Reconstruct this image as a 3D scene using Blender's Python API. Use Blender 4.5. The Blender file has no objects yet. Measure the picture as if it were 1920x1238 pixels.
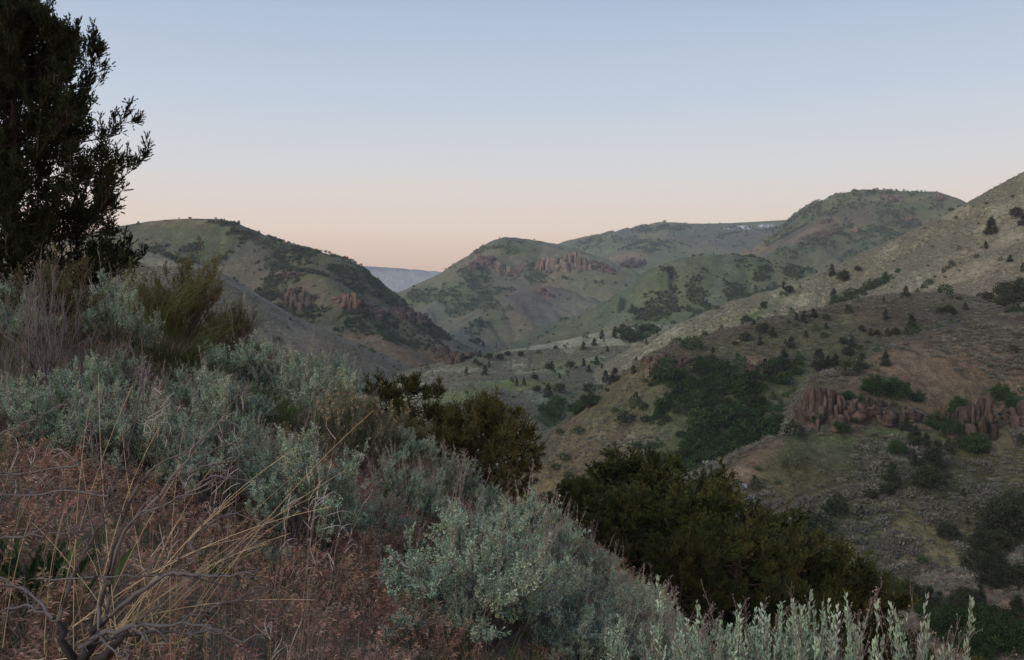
import bpy, math, random
import numpy as np
from mathutils import Vector, Matrix, Euler

SC = bpy.context.scene
COL = SC.collection
F = 1867.0                      # focal length in pixels of the 1920 px wide photograph
rng = np.random.default_rng(7)
random.seed(7)

# ------------------------------------------------------------------ camera, sky, sun, exposure
cam_data = bpy.data.cameras.new('camera')
cam = bpy.data.objects.new('camera', cam_data)
COL.objects.link(cam)
SC.camera = cam
cam.location = (0, 0, 0)
cam.rotation_euler = (math.pi / 2, 0, 0)
cam_data.sensor_width = 36
cam_data.lens = 36 * F / 1920
cam_data.clip_start = 0.05
cam_data.clip_end = 20000

SUN_EL, SUN_AZ = math.radians(6), math.radians(226)     # twilight glow behind the camera, to the left
world = bpy.data.worlds.new('World')
SC.world = world
world.use_nodes = True
wn, wl = world.node_tree.nodes, world.node_tree.links
bg = wn['Background']
bg.inputs['Strength'].default_value = 1.0
sky = wn.new('ShaderNodeTexSky')
sky.sky_type = 'NISHITA'
sky.sun_disc = False
sky.sun_elevation = SUN_EL
sky.sun_rotation = SUN_AZ
sky_dim = wn.new('ShaderNodeVectorMath'); sky_dim.operation = 'SCALE'
sky_dim.inputs[3].default_value = 0.10
wl.new(sky.outputs[0], sky_dim.inputs[0])
geo = wn.new('ShaderNodeTexCoord')
sep = wn.new('ShaderNodeSeparateXYZ')
wl.new(geo.outputs['Generated'], sep.inputs[0])
ramp = wn.new('ShaderNodeValToRGB')
band_map = wn.new('ShaderNodeMapping'); band_map.inputs['Scale'].default_value = (2.2, 2.2, 26)
band = wn.new('ShaderNodeTexNoise'); band.inputs['Scale'].default_value = 1.0; band.inputs['Detail'].default_value = 3
wl.new(geo.outputs['Generated'], band_map.inputs[0]); wl.new(band_map.outputs[0], band.inputs['Vector'])
bsub = wn.new('ShaderNodeMath'); bsub.operation = 'MULTIPLY_ADD'; bsub.inputs[1].default_value = .020; bsub.inputs[2].default_value = -.010
wl.new(band.outputs['Fac'], bsub.inputs[0])
badd = wn.new('ShaderNodeMath'); badd.operation = 'ADD'
wl.new(sep.outputs['Z'], badd.inputs[0]); wl.new(bsub.outputs[0], badd.inputs[1])
wl.new(badd.outputs[0], ramp.inputs[0])
def lin(c):
    c = np.asarray(c, float) / 255.0
    return np.where(c <= 0.04045, c / 12.92, ((c + 0.055) / 1.055) ** 2.4)
stops = [(0.0, (255, 182, 144)), (0.055, (255, 209, 174)), (0.10, (255, 231, 209)), (0.153, (233, 231, 229)),
         (0.219, (206, 219, 233)), (0.315, (178, 197, 223)), (0.55, (136, 160, 198)), (1.0, (102, 127, 168))]
els = ramp.color_ramp.elements
while len(els) < len(stops):
    els.new(0.5)
for e, (p, c) in zip(els, stops):
    e.position = p
    e.color = (*lin(c), 1)
smix = wn.new('ShaderNodeMix'); smix.data_type = 'RGBA'
smix.inputs[0].default_value = 0.06
wl.new(ramp.outputs[0], smix.inputs[6])
wl.new(sky_dim.outputs[0], smix.inputs[7])
wl.new(smix.outputs[2], bg.inputs['Color'])

sun_data = bpy.data.lights.new('sun', 'SUN')
sun = bpy.data.objects.new('sun', sun_data)
COL.objects.link(sun)
sun_data.energy = 3.1
sun_data.angle = math.radians(44)
sun_data.color = (1.0, 0.86, 0.74)
_el = math.radians(24)
sd = Vector((math.sin(SUN_AZ) * math.cos(_el), math.cos(SUN_AZ) * math.cos(_el), math.sin(_el)))
sun.rotation_euler = sd.to_track_quat('Z', 'Y').to_euler()

vs = SC.view_settings
vs.view_transform = 'Standard'; vs.look = 'None'; vs.exposure = 0.0; vs.gamma = 1.0; vs.use_curve_mapping = False
SC.cycles.use_denoising = True
SC.cycles.max_bounces = 5
SC.cycles.diffuse_bounces = 3
SC.cycles.glossy_bounces = 1
SC.cycles.transmission_bounces = 3
SC.cycles.transparent_max_bounces = 4
SC.cycles.volume_bounces = 0
SC.cycles.caustics_reflective = False
SC.cycles.caustics_refractive = False
SC.cycles.sample_clamp_indirect = 4.0

# ------------------------------------------------------------------ helpers
def _h(ix, iy, seed):
    n = (ix.astype(np.int64) * 374761393 + iy.astype(np.int64) * 668265263 + seed * 1442695041) & 0xFFFFFFFF
    n = ((n ^ (n >> 13)) * 1274126177) & 0xFFFFFFFF
    return ((n ^ (n >> 16)) & 0xFFFF) / 65535.0

def vnoise(x, y, seed=0):
    x = np.asarray(x, np.float64); y = np.asarray(y, np.float64)
    ix, iy = np.floor(x), np.floor(y)
    fx, fy = x - ix, y - iy
    fx = fx * fx * fx * (fx * (fx * 6 - 15) + 10); fy = fy * fy * fy * (fy * (fy * 6 - 15) + 10)
    a, b = _h(ix, iy, seed), _h(ix + 1, iy, seed)
    c, d = _h(ix, iy + 1, seed), _h(ix + 1, iy + 1, seed)
    return (a + (b - a) * fx) * (1 - fy) + (c + (d - c) * fx) * fy      # 0..1

def fbm(x, y, octv=4, seed=0):
    s, a, t = 0.0, 0.5, 0.0
    c, sn = 0.8, 0.6
    for k in range(octv):
        s = s + a * vnoise(x, y, seed + k * 17); t += a
        x, y = (x * c - y * sn) * 2.03 + 13.7, (x * sn + y * c) * 2.03 + 5.1
        a *= 0.5
    return s / t                                                     # 0..1

def sstep(a, b, x):
    t = np.clip((x - a) / (b - a), 0, 1)
    return t * t * (3 - 2 * t)

def P(px, py, Y):
    return np.array([(px - 960) / F * Y, Y, (619 - py) / F * Y])

def make_mesh(name, verts, faces, mats=(), color=None, mat_idx=None, smooth=False, uv=None):
    """faces: an (n,3|4) int array or a list of those."""
    me = bpy.data.meshes.new(name)
    if not isinstance(faces, (list, tuple)):
        faces = [faces]
    faces = [np.asarray(f, np.int32) for f in faces if len(f)]
    verts = np.asarray(verts, np.float32)
    me.vertices.add(len(verts))
    me.vertices.foreach_set('co', verts.ravel())
    tot = np.concatenate([np.full(len(f), f.shape[1], np.int32) for f in faces])
    loops = np.concatenate([f.ravel() for f in faces])
    me.loops.add(len(loops)); me.loops.foreach_set('vertex_index', loops)
    me.polygons.add(len(tot))
    start = np.concatenate([[0], np.cumsum(tot)[:-1]]).astype(np.int32)
    me.polygons.foreach_set('loop_start', start)
    if smooth:
        me.polygons.foreach_set('use_smooth', np.ones(len(tot), bool))
    if color is not None:
        col = np.asarray(color, np.float32)
        if col.shape[1] == 3:
            col = np.concatenate([col, np.ones((len(col), 1), np.float32)], 1)
        at = me.color_attributes.new('tint', 'FLOAT_COLOR', 'POINT')
        at.data.foreach_set('color', col.ravel())
    for m in mats:
        me.materials.append(m)
    if mat_idx is not None:
        me.polygons.foreach_set('material_index', np.asarray(mat_idx, np.int32))
    me.update(calc_edges=True)
    return me

def add_obj(name, data, parent=None, loc=None, kind=None, label=None, cat=None, group=None):
    o = bpy.data.objects.new(name, data)
    COL.objects.link(o)
    if parent is not None: o.parent = parent
    if loc is not None: o.location = loc
    if kind: o['kind'] = kind
    if label: o['label'] = label
    if cat: o['category'] = cat
    if group: o['group'] = group
    return o
# ------------------------------------------------------------------ the land: ridge lines (photo column, row, distance in metres) that fall away on both sides
RIDGES = {
 'plateau': dict(pts=[(480,500,4700),(600,494,4600),(655,498,4500),(690,500,4500),(740,503,4450),(800,508,4450),(840,514,4400),(900,530,4400),(1000,545,4400)],
                 slope=.30, r=160, gA=30, gW=420),
 'back': dict(pts=[(1000,480,2500),(1060,458,2450),(1090,447,2450),(1130,438,2420),(1190,425,2400),(1240,416.5,2400),(1290,419.5,2400),(1350,419,2450),(1400,417,2500),(1470,413,2500),(1600,405,2500),(1800,400,2500)],
                 slope=.34, r=40, gA=28, gW=210),
 'back_spur': dict(pts=[(1290,424,2350),(1250,440,2150),(1215,456,2000),(1180,478,1900),(1120,510,1800)], slope=.36, r=30, gA=10, gW=120),
 'back_spur2': dict(pts=[(1400,430,2350),(1340,450,2150),(1300,468,2000),(1250,500,1800)], slope=.36, r=30, gA=10, gW=120),
 'east_peak': dict(pts=[(1340,500,1500),(1385,474,1520),(1410,458,1530),(1440,437,1540),(1470,416,1550),(1500,395,1560),(1535,377,1560),(1580,362,1560),(1620,355,1560),(1650,356,1550),(1690,359,1550),(1750,359.5,1540),(1764,364,1540),(1778,374,1540),(1800,380,1550),(1850,392,1560),(1950,410,1560),(2200,450,1600)],
                   slope=.52, r=14, gA=30, gW=150),
 'east_spur': dict(pts=[(1600,372,1510),(1560,405,1420),(1530,430,1360),(1480,462,1290),(1440,490,1240)], slope=.5, r=8, gA=8, gW=80),
 'east_spur2': dict(pts=[(1660,380,1510),(1640,430,1380),(1600,470,1300),(1570,500,1250)], slope=.5, r=14, gA=8, gW=80),
 'centre': dict(pts=[(680,580,1380),(740,551,1400),(775,541,1420),(805,528,1440),(835,513,1460),(862,493,1480),(890,474,1500),(915,459,1520),(935,448,1530),(948,444.5,1540),(965,445.5,1550),(1000,450,1570),(1045,458,1590),(1080,467,1600),(1120,480,1600),(1160,497,1590),(1200,517,1570),(1300,560,1500)],
                slope=.55, r=10, gA=22, gW=120),
 'centre_butte': dict(pts=[(1030,462,1560),(1060,470,1480),(1085,473,1460),(1105,480,1450),(1140,496,1440),(1170,510,1430),(1200,525,1420)], slope=.5, r=12, gA=10, gW=70),
 'centre_spur': dict(pts=[(925,468,1500),(890,500,1420),(850,540,1330),(815,572,1270),(785,590,1240),(760,600,1220)], slope=.42, r=14, gA=6, gW=70),
 'centre_spur2': dict(pts=[(1005,490,1480),(960,530,1380),(915,565,1290),(880,585,1230),(840,605,1180),(800,615,1150)], slope=.42, r=14, gA=6, gW=70),
 'cone': dict(pts=[(1330,640,1150),(1240,610,1170),(1180,587,1180),(1130,568,1190),(1090,553,1190),(1050,540,1190),(1012,534,1180),(985,541,1160),(955,557,1130),(925,575,1100),(890,598,1060),(850,625,1010),(815,650,970)],
              slope=.46, r=16, gA=10, gW=90),
 'green_hill': dict(pts=[(1900,570,760),(1700,535,800),(1600,519,830),(1540,510,850),(1500,502,860),(1450,491,870),(1400,481,880),(1365,477,885),(1330,477,885),(1290,483,880),(1255,495,870),(1220,512,860),(1180,535,850),(1140,560,835),(1100,587,820),(1060,612,805),(1020,636,790),(985,656,780),(950,675,770)],
                    slope=.47, r=22, gA=14, gW=62),
 'west': dict(pts=[(-700,540,980),(-300,520,940),(0,470,880),(150,440,840),(230,424,815),(285,415,800),(330,411,792),(375,410,786),(412,411,780),(432,417,776),(460,428,768),(490,441,760),(520,452,752),(555,463,744),(600,474,733),(630,481,726),(650,495,720),(675,514,712),(700,529,704),(730,551,695),(760,569,687),(790,588,678),(820,611,670),(845,633,663),(870,650,655),(900,668,645),(940,700,630)],
              slope=.52, r=10, gA=20, gW=85),
 'west_spur': dict(pts=[(470,436,760),(500,478,720),(520,500,690),(560,507,670),(590,512,650),(615,530,620),(640,560,590),(680,600,560),(720,640,530)], slope=.5, r=8, gA=6, gW=40),
 'west_spur2': dict(pts=[(600,478,728),(620,520,690),(650,548,660),(700,570,640),(740,590,620),(790,628,590),(830,660,570)], slope=.55, r=6, gA=6, gW=40),
 'pale_spur': dict(pts=[(-200,470,560),(100,455,520),(220,462,500),(290,478,490),(340,489,484),(390,512,478),(440,545,470),(490,580,462),(540,614,455),(600,655,445),(660,700,435)],
                   slope=.48, r=12, gA=5, gW=50),
 'right_slope': dict(pts=[(2600,-20,470),(2300,140,465),(2100,240,455),(1990,298,445),(1920,338,440),(1850,371,436),(1780,405,432),(1720,435,428),(1650,467,424),(1600,490,421),(1550,510,418),(1500,529,415),(1450,545,412),(1400,561,409),(1350,580,405),(1300,601,400),(1250,632,394),(1200,662,388),(1150,700,380),(1100,740,370)],
                     slope=.50, r=6, gA=4, gW=60, end=1.2),
 'knoll': dict(pts=[(1420,612,560),(1340,606,545),(1290,607,535),(1240,609,525),(1200,613,515),(1150,622,505),(1100,633,495),(1050,643,487),(1000,652,480),(950,661,472),(915,667,465),(885,674,455),(855,688,440),(830,702,425),(805,722,405),(785,745,385),(765,775,365)],
               slope=.24, r=14, gA=2.5, gW=60, end=.6),
 'knoll_shoulder': dict(pts=[(1130,668,430),(1060,690,400),(1000,697,380),(940,702,365),(890,708,352),(850,722,335),(815,745,315),(790,775,300)], slope=.30, r=14, gA=2, gW=40, end=.7),
 'dark_slope': dict(pts=[(2300,560,330),(2050,585,320),(1930,582,312),(1860,574,306),(1820,560,303),(1785,553,301),(1740,551,299),(1690,551,297),(1640,557,294),(1590,569,291),(1540,580,288),(1490,590,285),(1440,602,281),(1390,614,277),(1340,628,273),(1290,645,269),(1250,657,265),(1222,668,262)],
                    slope=.46, r=7, gA=1.8, gW=55, end=.86, enddir=(-1, 0)),
 'cliff_ridge': dict(pts=[(2500,580,250),(2100,585,240),(1960,588,232),(1900,593,228),(1850,597,225),(1800,606,221),(1760,618,217),(1720,636,212),(1690,652,208),(1655,672,203),(1620,690,198),(1580,702,193),(1545,708,189),(1522,720,186)],
                     slope=.50, r=4, gA=2.2, gW=24, end=2.2, enddir=(-.98, .2)),
 'low_ridge': dict(pts=[(2500,700,190),(2200,740,185),(1980,770,178),(1920,785,176),(1850,800,175),(1780,806,174),(1700,806,174),(1640,802,174),(1580,800,174),(1530,803,173),(1490,815,171),(1450,838,168),(1410,862,165),(1375,885,162),(1340,915,158),(1300,960,152)],
                   slope=.50, r=3, gA=1.6, gW=24, end=1.0),
 'corner_bank': dict(pts=[(2400,930,120),(2100,990,112),(1990,1020,108),(1920,1050,104),(1870,1085,100),(1840,1120,97),(1820,1170,93)], slope=.45, r=2, gA=1, gW=8),
}

def crest(pts, n_between=2):
    q = np.array([P(*p) for p in pts])
    out = []
    m = len(q)
    for i in range(m - 1):
        p0, p1, p2, p3 = q[max(i - 1, 0)], q[i], q[i + 1], q[min(i + 2, m - 1)]
        for k in range(n_between):
            t = k / n_between
            out.append(0.5 * ((2 * p1) + (-p0 + p2) * t + (2 * p0 - 5 * p1 + 4 * p2 - p3) * t * t + (-p0 + 3 * p1 - 3 * p2 + p3) * t ** 3))
    out.append(q[-1])
    return np.array(out)

def ridge_height(X, Y, d, idx):
    q = crest(d['pts'], 1 if len(d['pts']) > 12 else 2)
    best = np.full(X.shape, -1e9); bs = np.zeros(X.shape); bd = np.zeros(X.shape)
    s0 = 0.0
    sl, r = d['slope'], d['r']
    wx = X + 0.12 * d['gW'] * (fbm(X / d['gW'] * 1.7, Y / d['gW'] * 1.7, 2, idx) - .5) * 2
    wy = Y + 0.12 * d['gW'] * (fbm(X / d['gW'] * 1.7 + 40, Y / d['gW'] * 1.7, 2, idx + 5) - .5) * 2
    nseg = len(q) - 1
    for si, (a, b) in enumerate(zip(q[:-1], q[1:])):
        ab = b[:2] - a[:2]; L2 = ab @ ab; L = math.sqrt(L2)
        traw = ((X - a[0]) * ab[0] + (Y - a[1]) * ab[1]) / L2
        t = np.clip(traw, 0, 1)
        dx, dy = X - (a[0] + t * ab[0]), Y - (a[1] + t * ab[1])
        dist = np.sqrt(dx * dx + dy * dy)
        z = a[2] + t * (b[2] - a[2]) - sl * (np.sqrt(dist * dist + r * r) - r)
        w = z > best
        best = np.where(w, z, best); bd = np.where(w, dist, bd)
        tt = ((wx - a[0]) * ab[0] + (wy - a[1]) * ab[1]) / L2
        bs = np.where(w, s0 + L * np.clip(tt, -.3, 1.3), bs)
        s0 += L
    if 'end' in d:                                              # a ridge that breaks off: steeper beyond its last point
        e = q[-1]; ed = d.get('enddir') or tuple((q[-1] - q[-2])[:2] / np.linalg.norm((q[-1] - q[-2])[:2]))
        best = best - (d['end'] - sl) * np.maximum((X - e[0]) * ed[0] + (Y - e[1]) * ed[1], 0)
    u = bs / d['gW']
    g = 1 - np.abs(2 * vnoise(u, u * 0 + idx * 3.3, idx + 50) - 1) ** 1.5
    g2 = 1 - np.abs(2 * vnoise(u * 2.7 + 9, bd / d['gW'] * .5, idx + 90) - 1) ** 1.5
    rampd = sstep(0, 1.1 * d['gW'], bd)
    best = best - d['gA'] * rampd * (g + .4 * g2)
    return best, bd

def foreground_height(X, Y):
    """the near hillside: it rises to the left, falls away to the right, and rolls over ahead"""
    z = -1.62 - 0.055 * Y
    xl = np.where(X < 0, X, 0)
    z = z - 0.40 * np.where(X < -22, -15.92 + (X + 22) * .75, np.where(X < -6, -6 + (X + 6) * .62, X))  # steepens out of view to the left, added to shade the valley
    edge = X - (0.35 + 0.045 * np.clip(Y, -10, 60))
    z = z - 0.72 * (np.sqrt(np.maximum(edge, 0) ** 2 + .5) - .707) * (edge > 0)
    z = z - .0062 * sstep(-3.5, 2, X) * np.maximum(Y - 7, 0) ** 2
    z = z + .85 * np.exp(-((X + 4.8) ** 2 / 9 + (Y - 19.5) ** 2 / 40))
    z = z - 0.0048 * np.maximum(Y - 8, 0) ** 2
    z = z + .30 * (fbm(X / 3.1, Y / 3.1, 3, 3) - .5) + .10 * (fbm(X / .6, Y / .6, 2, 8) - .5)
    return z

def height(X, Y):
    X = np.asarray(X, float); Y = np.asarray(Y, float)
    z = np.clip(-43 + .022 * (Y - 120), -60, -24) - 14 * sstep(1500, 3000, Y)
    who = np.zeros(X.shape, np.int32); dcrest = np.zeros(X.shape)
    for i, (name, d) in enumerate(RIDGES.items()):
        q = np.array([P(*p) for p in d['pts']])
        reach = (q[:, 2].max() + 70) / d['slope'] + 40
        m = (X > q[:, 0].min() - reach) & (X < q[:, 0].max() + reach) & (Y > q[:, 1].min() - reach) & (Y < q[:, 1].max() + reach)
        if not m.any():
            continue
        zz, dd = ridge_height(X[m], Y[m], d, i + 1)
        n = fbm(X[m] / (d['gW'] * .5), Y[m] / (d['gW'] * .5), 4, i + 200) - .5
        zz = zz + d['gA'] * .55 * n * sstep(0, d['gW'] * .5, dd)
        w = zz > z[m]
        zm = z[m]; zm[w] = zz[w]; z[m] = zm
        wm = who[m]; wm[w] = i + 1; who[m] = wm
        dm = dcrest[m]; dm[w] = dd[w]; dcrest[m] = dm
    near = Y < 140
    if near.any():
        zf = foreground_height(X[near], Y[near])
        zn = z[near]; w = zf > zn
        wn_ = who[near]; wn_[w] = 99; who[near] = wn_
        z[near] = np.maximum(zn, zf)
    return z, who, dcrest

U0, U1, NU = -0.80, 0.80, 860
Y0, Y1, NY = 38.0, 6200.0, 640
gu = np.linspace(U0, U1, NU)
gl = np.linspace(math.log(Y0), math.log(Y1), NY)
gY = np.exp(gl)
GX = gu[None, :] * gY[:, None]
GY = np.repeat(gY[:, None], NU, 1)
GZ, GWHO, GD = height(GX, GY)
WHO = {n: i + 1 for i, n in enumerate(RIDGES)}
tanv = GZ / GY
CUM = np.maximum.accumulate(tanv, 0)
PX, PY = 960 + F * GX / GY, 619 - F * tanv

def grid_ij(X, Y):
    return ((np.log(Y) - gl[0]) / (gl[1] - gl[0]), (X / Y - U0) / (gu[1] - gu[0]))

def grid_sample(A, X, Y):
    i, j = grid_ij(X, Y)
    i = np.clip(i, 0, NY - 1.001); j = np.clip(j, 0, NU - 1.001)
    i0, j0 = i.astype(int), j.astype(int)
    fi, fj = i - i0, j - j0
    if A.ndim == 3:
        fi, fj = fi[:, None], fj[:, None]
    return (A[i0, j0] * (1 - fi) * (1 - fj) + A[i0 + 1, j0] * fi * (1 - fj) + A[i0, j0 + 1] * (1 - fi) * fj + A[i0 + 1, j0 + 1] * fi * fj)

def hit(px, py, ymin=45, ymax=6000):
    """the first place on the land seen at this photo position"""
    j = int(round(((px - 960) / F - U0) / (gu[1] - gu[0])))
    t = (619 - py) / F
    ok = np.nonzero((tanv[:, j] >= t) & (gY >= ymin) & (gY <= ymax))[0]
    if len(ok) == 0:
        k = int(np.argmax(np.where((gY >= ymin) & (gY <= ymax), tanv[:, j], -9)))
    else:
        k = ok[0]
    return np.array([GX[k, j], gY[k], GZ[k, j]])
# ------------------------------------------------------------------ what grows where, and the plateau's painted haze: patches on the slopes, fixed to the land they were found on
# (ridges, column, row, half width, half height, turn in degrees, what, strength)
PATCH = [
 (['west'], 385,482,120,24,-10,'brush',1.0), (['west'], 300,470,50,18,0,'brush',.8), (['west','west_spur'], 523,530,42,68,-8,'brush',1.05),
 (['west'], 470,455,40,18,-20,'brush',.7), (['west','west_spur'], 560,478,80,22,-16,'brush',.95), (['west','west_spur2'], 650,508,75,28,-30,'brush',1.0),
 (['west','west_spur2'], 730,560,80,14,-36,'brush',.9), (['west'], 610,480,50,16,-15,'brush',.8), (['west','west_spur'], 600,505,60,16,-6,'brush',.8),
 (['west','west_spur','west_spur2'], 565,598,75,22,-5,'brush',.8), (['west','west_spur','west_spur2'], 640,600,60,22,-10,'brush',.75),
 (['west','west_spur','west_spur2'], 740,618,80,22,-28,'brush',1.0), (['west','west_spur2'], 800,612,55,14,-38,'brush',.9), (['west','west_spur'], 545,575,22,28,0,'green',.8),
 (['west'], 350,418,90,8,0,'straw',0.40), (['west'], 420,421,40,6,0,'brush',.5), (['west'], 380,440,120,22,0,'green',.5), (['west','west_spur'], 560,520,60,18,0,'green',.6),
 (['west_spur','west'], 640,545,60,22,-20,'green',.45), (['west','west_spur','west_spur2'], 770,665,100,28,-22,'soil',1.0), (['west','west_spur','west_spur2'], 690,655,70,26,-20,'soil',.7),
 (['west','west_spur','west_spur2'], 840,665,50,24,-30,'rock',.7), (['west'], 640,575,70,18,-16,'soil',.5), (['west','west_spur'], 690,700,90,20,-15,'green',.45), (['west','west_spur'], 620,640,90,20,-15,'sage',.6),
 (['pale_spur'], 430,560,120,40,-25,'sage',.9), (['pale_spur'], 320,500,60,16,-20,'sage',.8), (['pale_spur'], 330,485,30,6,-20,'brush',.6), (['pale_spur'], 560,690,70,30,-30,'green',.5),
 (['plateau'], 740,540,200,40,0,'far',1.0),  # pales the plateau's own colour to stand in for distance haze
 (['centre','centre_spur','centre_spur2'], 905,540,48,34,-15,'brush',1.1), (['centre','centre_spur'], 790,556,60,16,10,'green',.7), (['centre','centre_spur'], 850,545,40,24,20,'green',.6),
 (['centre'], 860,515,34,26,30,'brush',.45), (['centre','centre_spur2','centre_butte'], 1008,505,26,30,0,'green',.8), (['centre'], 940,470,70,12,5,'green',.75),
 (['centre','centre_butte'], 1080,522,24,8,0,'brush',.9), (['centre','centre_butte'], 1150,530,40,10,0,'brush',.5), (['centre_spur','centre_spur2'], 870,580,40,16,10,'green',.55), (['centre'], 1030,462,60,7,-4,'sage',.7),
 (['centre','centre_butte','centre_spur2'], 960,545,26,22,0,'rock',.3), (['centre_butte','centre'], 1120,495,50,12,-14,'sage',.7), (['centre','centre_butte'], 1160,512,30,7,-14,'rock',.4),
 (['cone'], 905,612,40,14,22,'brush',.9), (['cone'], 1070,600,16,6,0,'brush',.5), (['cone'], 930,590,30,26,30,'green',.4), (['cone'], 1080,580,50,30,0,'sage',.7), (['cone'], 1020,548,26,14,0,'rock',.45), (['cone'], 1085,605,25,10,-25,'rock',.35),
 (['green_hill'], 1256,545,20,60,8,'brush',1.0), (['green_hill'], 1312,545,28,58,-4,'brush',1.1), (['green_hill'], 1412,505,50,24,-14,'brush',1.0), (['green_hill'], 1490,512,44,12,-10,'brush',.9), (['green_hill'], 1215,580,40,26,20,'brush',.8),
 (['green_hill'], 1390,545,34,40,-20,'brush',.7), (['green_hill'], 1440,545,50,20,0,'brush',.7), (['green_hill'], 1353,520,14,60,-12,'sage',.25), (['green_hill'], 1160,600,70,12,35,'sage',.3), (['green_hill'], 1160,615,30,10,25,'rock',.5), (['green_hill'], 1190,600,30,12,25,'green',.4),
 (['back','back_spur','back_spur2'], 1240,428,60,7,3,'green',.7), (['back','back_spur'], 1130,455,60,14,5,'brush',.7), (['back','back_spur2'], 1330,440,70,10,0,'brush',.55), (['back','back_spur','back_spur2'], 1230,462,60,14,0,'green',.5),
 (['back','back_spur','back_spur2'], 1270,446,55,6,-4,'straw',0.28), (['back','back_spur'], 1180,485,40,14,0,'rock',.5), (['back_spur','back_spur2'], 1330,475,60,12,0,'straw',0.20), (['back'], 1400,433,60,7,0,'brush',.6),
 (['back'], 1400,426.3,40,1.7,3,'snow',1.4),
 (['east_peak','east_spur','east_spur2'], 1640,365,90,10,0,'green',.6), (['east_peak','east_spur'], 1520,398,60,12,24,'brush',.9), (['east_peak','east_spur'], 1575,392,50,14,10,'brush',.6), (['east_peak','east_spur2'], 1680,392,80,12,-4,'brush',1.0),
 (['east_peak','east_spur','east_spur2'], 1600,440,70,22,10,'brush',.85), (['east_peak','east_spur2'], 1660,430,80,24,10,'brush',.85), (['east_spur2','east_peak'], 1590,475,60,18,20,'brush',.9), (['east_peak','east_spur'], 1480,430,60,14,30,'brush',.8),
 (['east_peak'], 1760,385,40,8,-8,'brush',1.0), (['east_peak'], 1620,378,36,12,8,'straw',0.30), (['east_peak','east_spur'], 1440,455,36,14,25,'straw',0.30), (['east_peak','east_spur'], 1500,470,60,12,20,'green',.6), (['east_peak'], 1700,373,60,6,0,'straw',0.25),
 (['east_peak','east_spur'], 1405,470,22,10,25,'rock',.7), (['east_peak','east_spur'], 1510,440,34,8,25,'rock',.6), (['east_peak','east_spur2'], 1595,400,30,8,-20,'rock',.4),
 (['right_slope'], 1438,578,58,9,33,'brush',1.1), (['right_slope'], 1405,600,30,8,33,'green',1.0), (['right_slope'], 1640,537,85,9,24,'brush',1.1), (['right_slope'], 1585,570,36,9,20,'brush',1.2), (['right_slope'], 1580,555,34,8,20,'green',.9), (['right_slope'], 1735,535,26,5,32,'brush',1.0), (['right_slope'], 1775,505,24,5,30,'brush',.8),
 (['right_slope'], 1360,603,60,12,25,'lime',.35), (['right_slope'], 1480,560,40,10,28,'straw',0.20), (['right_slope'], 1700,470,160,16,26,'straw',0.28), (['right_slope'], 1850,400,120,24,27,'straw',0.25), (['right_slope'], 1640,540,240,26,26,'sage',.45), (['right_slope'], 1840,500,110,60,20,'soil',.3),
 (['right_slope'], 1270,660,60,24,30,'lime',.35), (['right_slope'], 1890,520,70,40,0,'soil',.35),
 (['dark_slope'], 1340,785,140,85,-6,'thicket',1.8), (['dark_slope'], 1440,760,90,60,0,'thicket',1.5), (['dark_slope'], 1290,850,90,50,0,'thicket',1.3), (['dark_slope'], 1430,820,70,40,20,'thicket',1.3), (['dark_slope'], 1290,725,60,24,10,'thicket',.7), (['dark_slope'], 1470,700,50,24,0,'thicket',.5),
 (['dark_slope'], 1240,690,40,20,0,'rock',.5), (['dark_slope'], 1432,685,40,18,0,'soil',.9), (['dark_slope'], 1500,620,120,18,10,'green',.55), (['dark_slope'], 1400,640,80,14,14,'green',.5), (['dark_slope'], 1560,650,120,40,0,'green',.4), (['dark_slope'], 1080,810,60,40,35,'soil',.45), (['dark_slope'], 1130,780,60,24,35,'green',.35),
 (['dark_slope'], 1180,850,80,40,20,'sage',.4), (['dark_slope'], 1800,565,140,12,-4,'sage',.8), (['dark_slope'], 1540,700,60,30,0,'green',.4),
 (['cliff_ridge'], 1760,680,140,44,8,'soil',.8), (['cliff_ridge'], 1880,640,80,30,0,'sage',.7), (['cliff_ridge'], 1800,650,60,20,15,'sage',.9), (['cliff_ridge','low_ridge'], 1880,740,60,30,20,'soil',1.0), (['cliff_ridge'], 1640,690,40,14,30,'straw',0.30),
 (['low_ridge'], 1400,880,50,30,35,'soil',.9), (['low_ridge'], 1440,850,40,12,35,'soil',.5), (['low_ridge'], 1610,980,80,44,30,'green',.8), (['low_ridge'], 1560,1040,60,60,30,'green',.6), (['low_ridge'], 1790,920,60,40,40,'green',.5), (['low_ridge'], 1760,1060,160,40,0,'soil',.3),
 (['low_ridge'], 1640,815,120,14,5,'green',.6), (['low_ridge'], 1640,1020,220,90,0,'sage',.35), (['low_ridge','cliff_ridge'], 1850,830,60,30,0,'straw',0.15),
 (['knoll','knoll_shoulder'], 990,720,80,13,4,'lime',1.20), (['knoll','knoll_shoulder'], 1060,685,60,8,4,'lime',0.90), (['knoll','knoll_shoulder'], 1115,740,44,10,0,'lime',1.12), (['knoll_shoulder'], 870,740,60,16,14,'lime',0.75), (['knoll_shoulder'], 830,760,40,18,14,'green',.5),
 (['knoll'], 1205,628,48,12,4,'brush',.9), (['knoll'], 1190,672,50,10,20,'thicket',.9), (['knoll'], 1240,640,30,8,10,'brush',.6), (['knoll','knoll_shoulder'], 1000,665,160,18,5,'sage',.5), (['knoll_shoulder'], 800,770,26,10,0,'soil',.6), (['knoll','knoll_shoulder'], 960,780,140,26,0,'sage',.3),
 (['corner_bank'], 1870,1130,60,30,0,'soil',.7),
]
KINDS_OF = ['brush', 'green', 'straw', 'soil', 'rock', 'sage', 'lime', 'snow', 'far', 'thicket']
MASK = {k: np.zeros(GX.shape, np.float32) for k in KINDS_OF}
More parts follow.
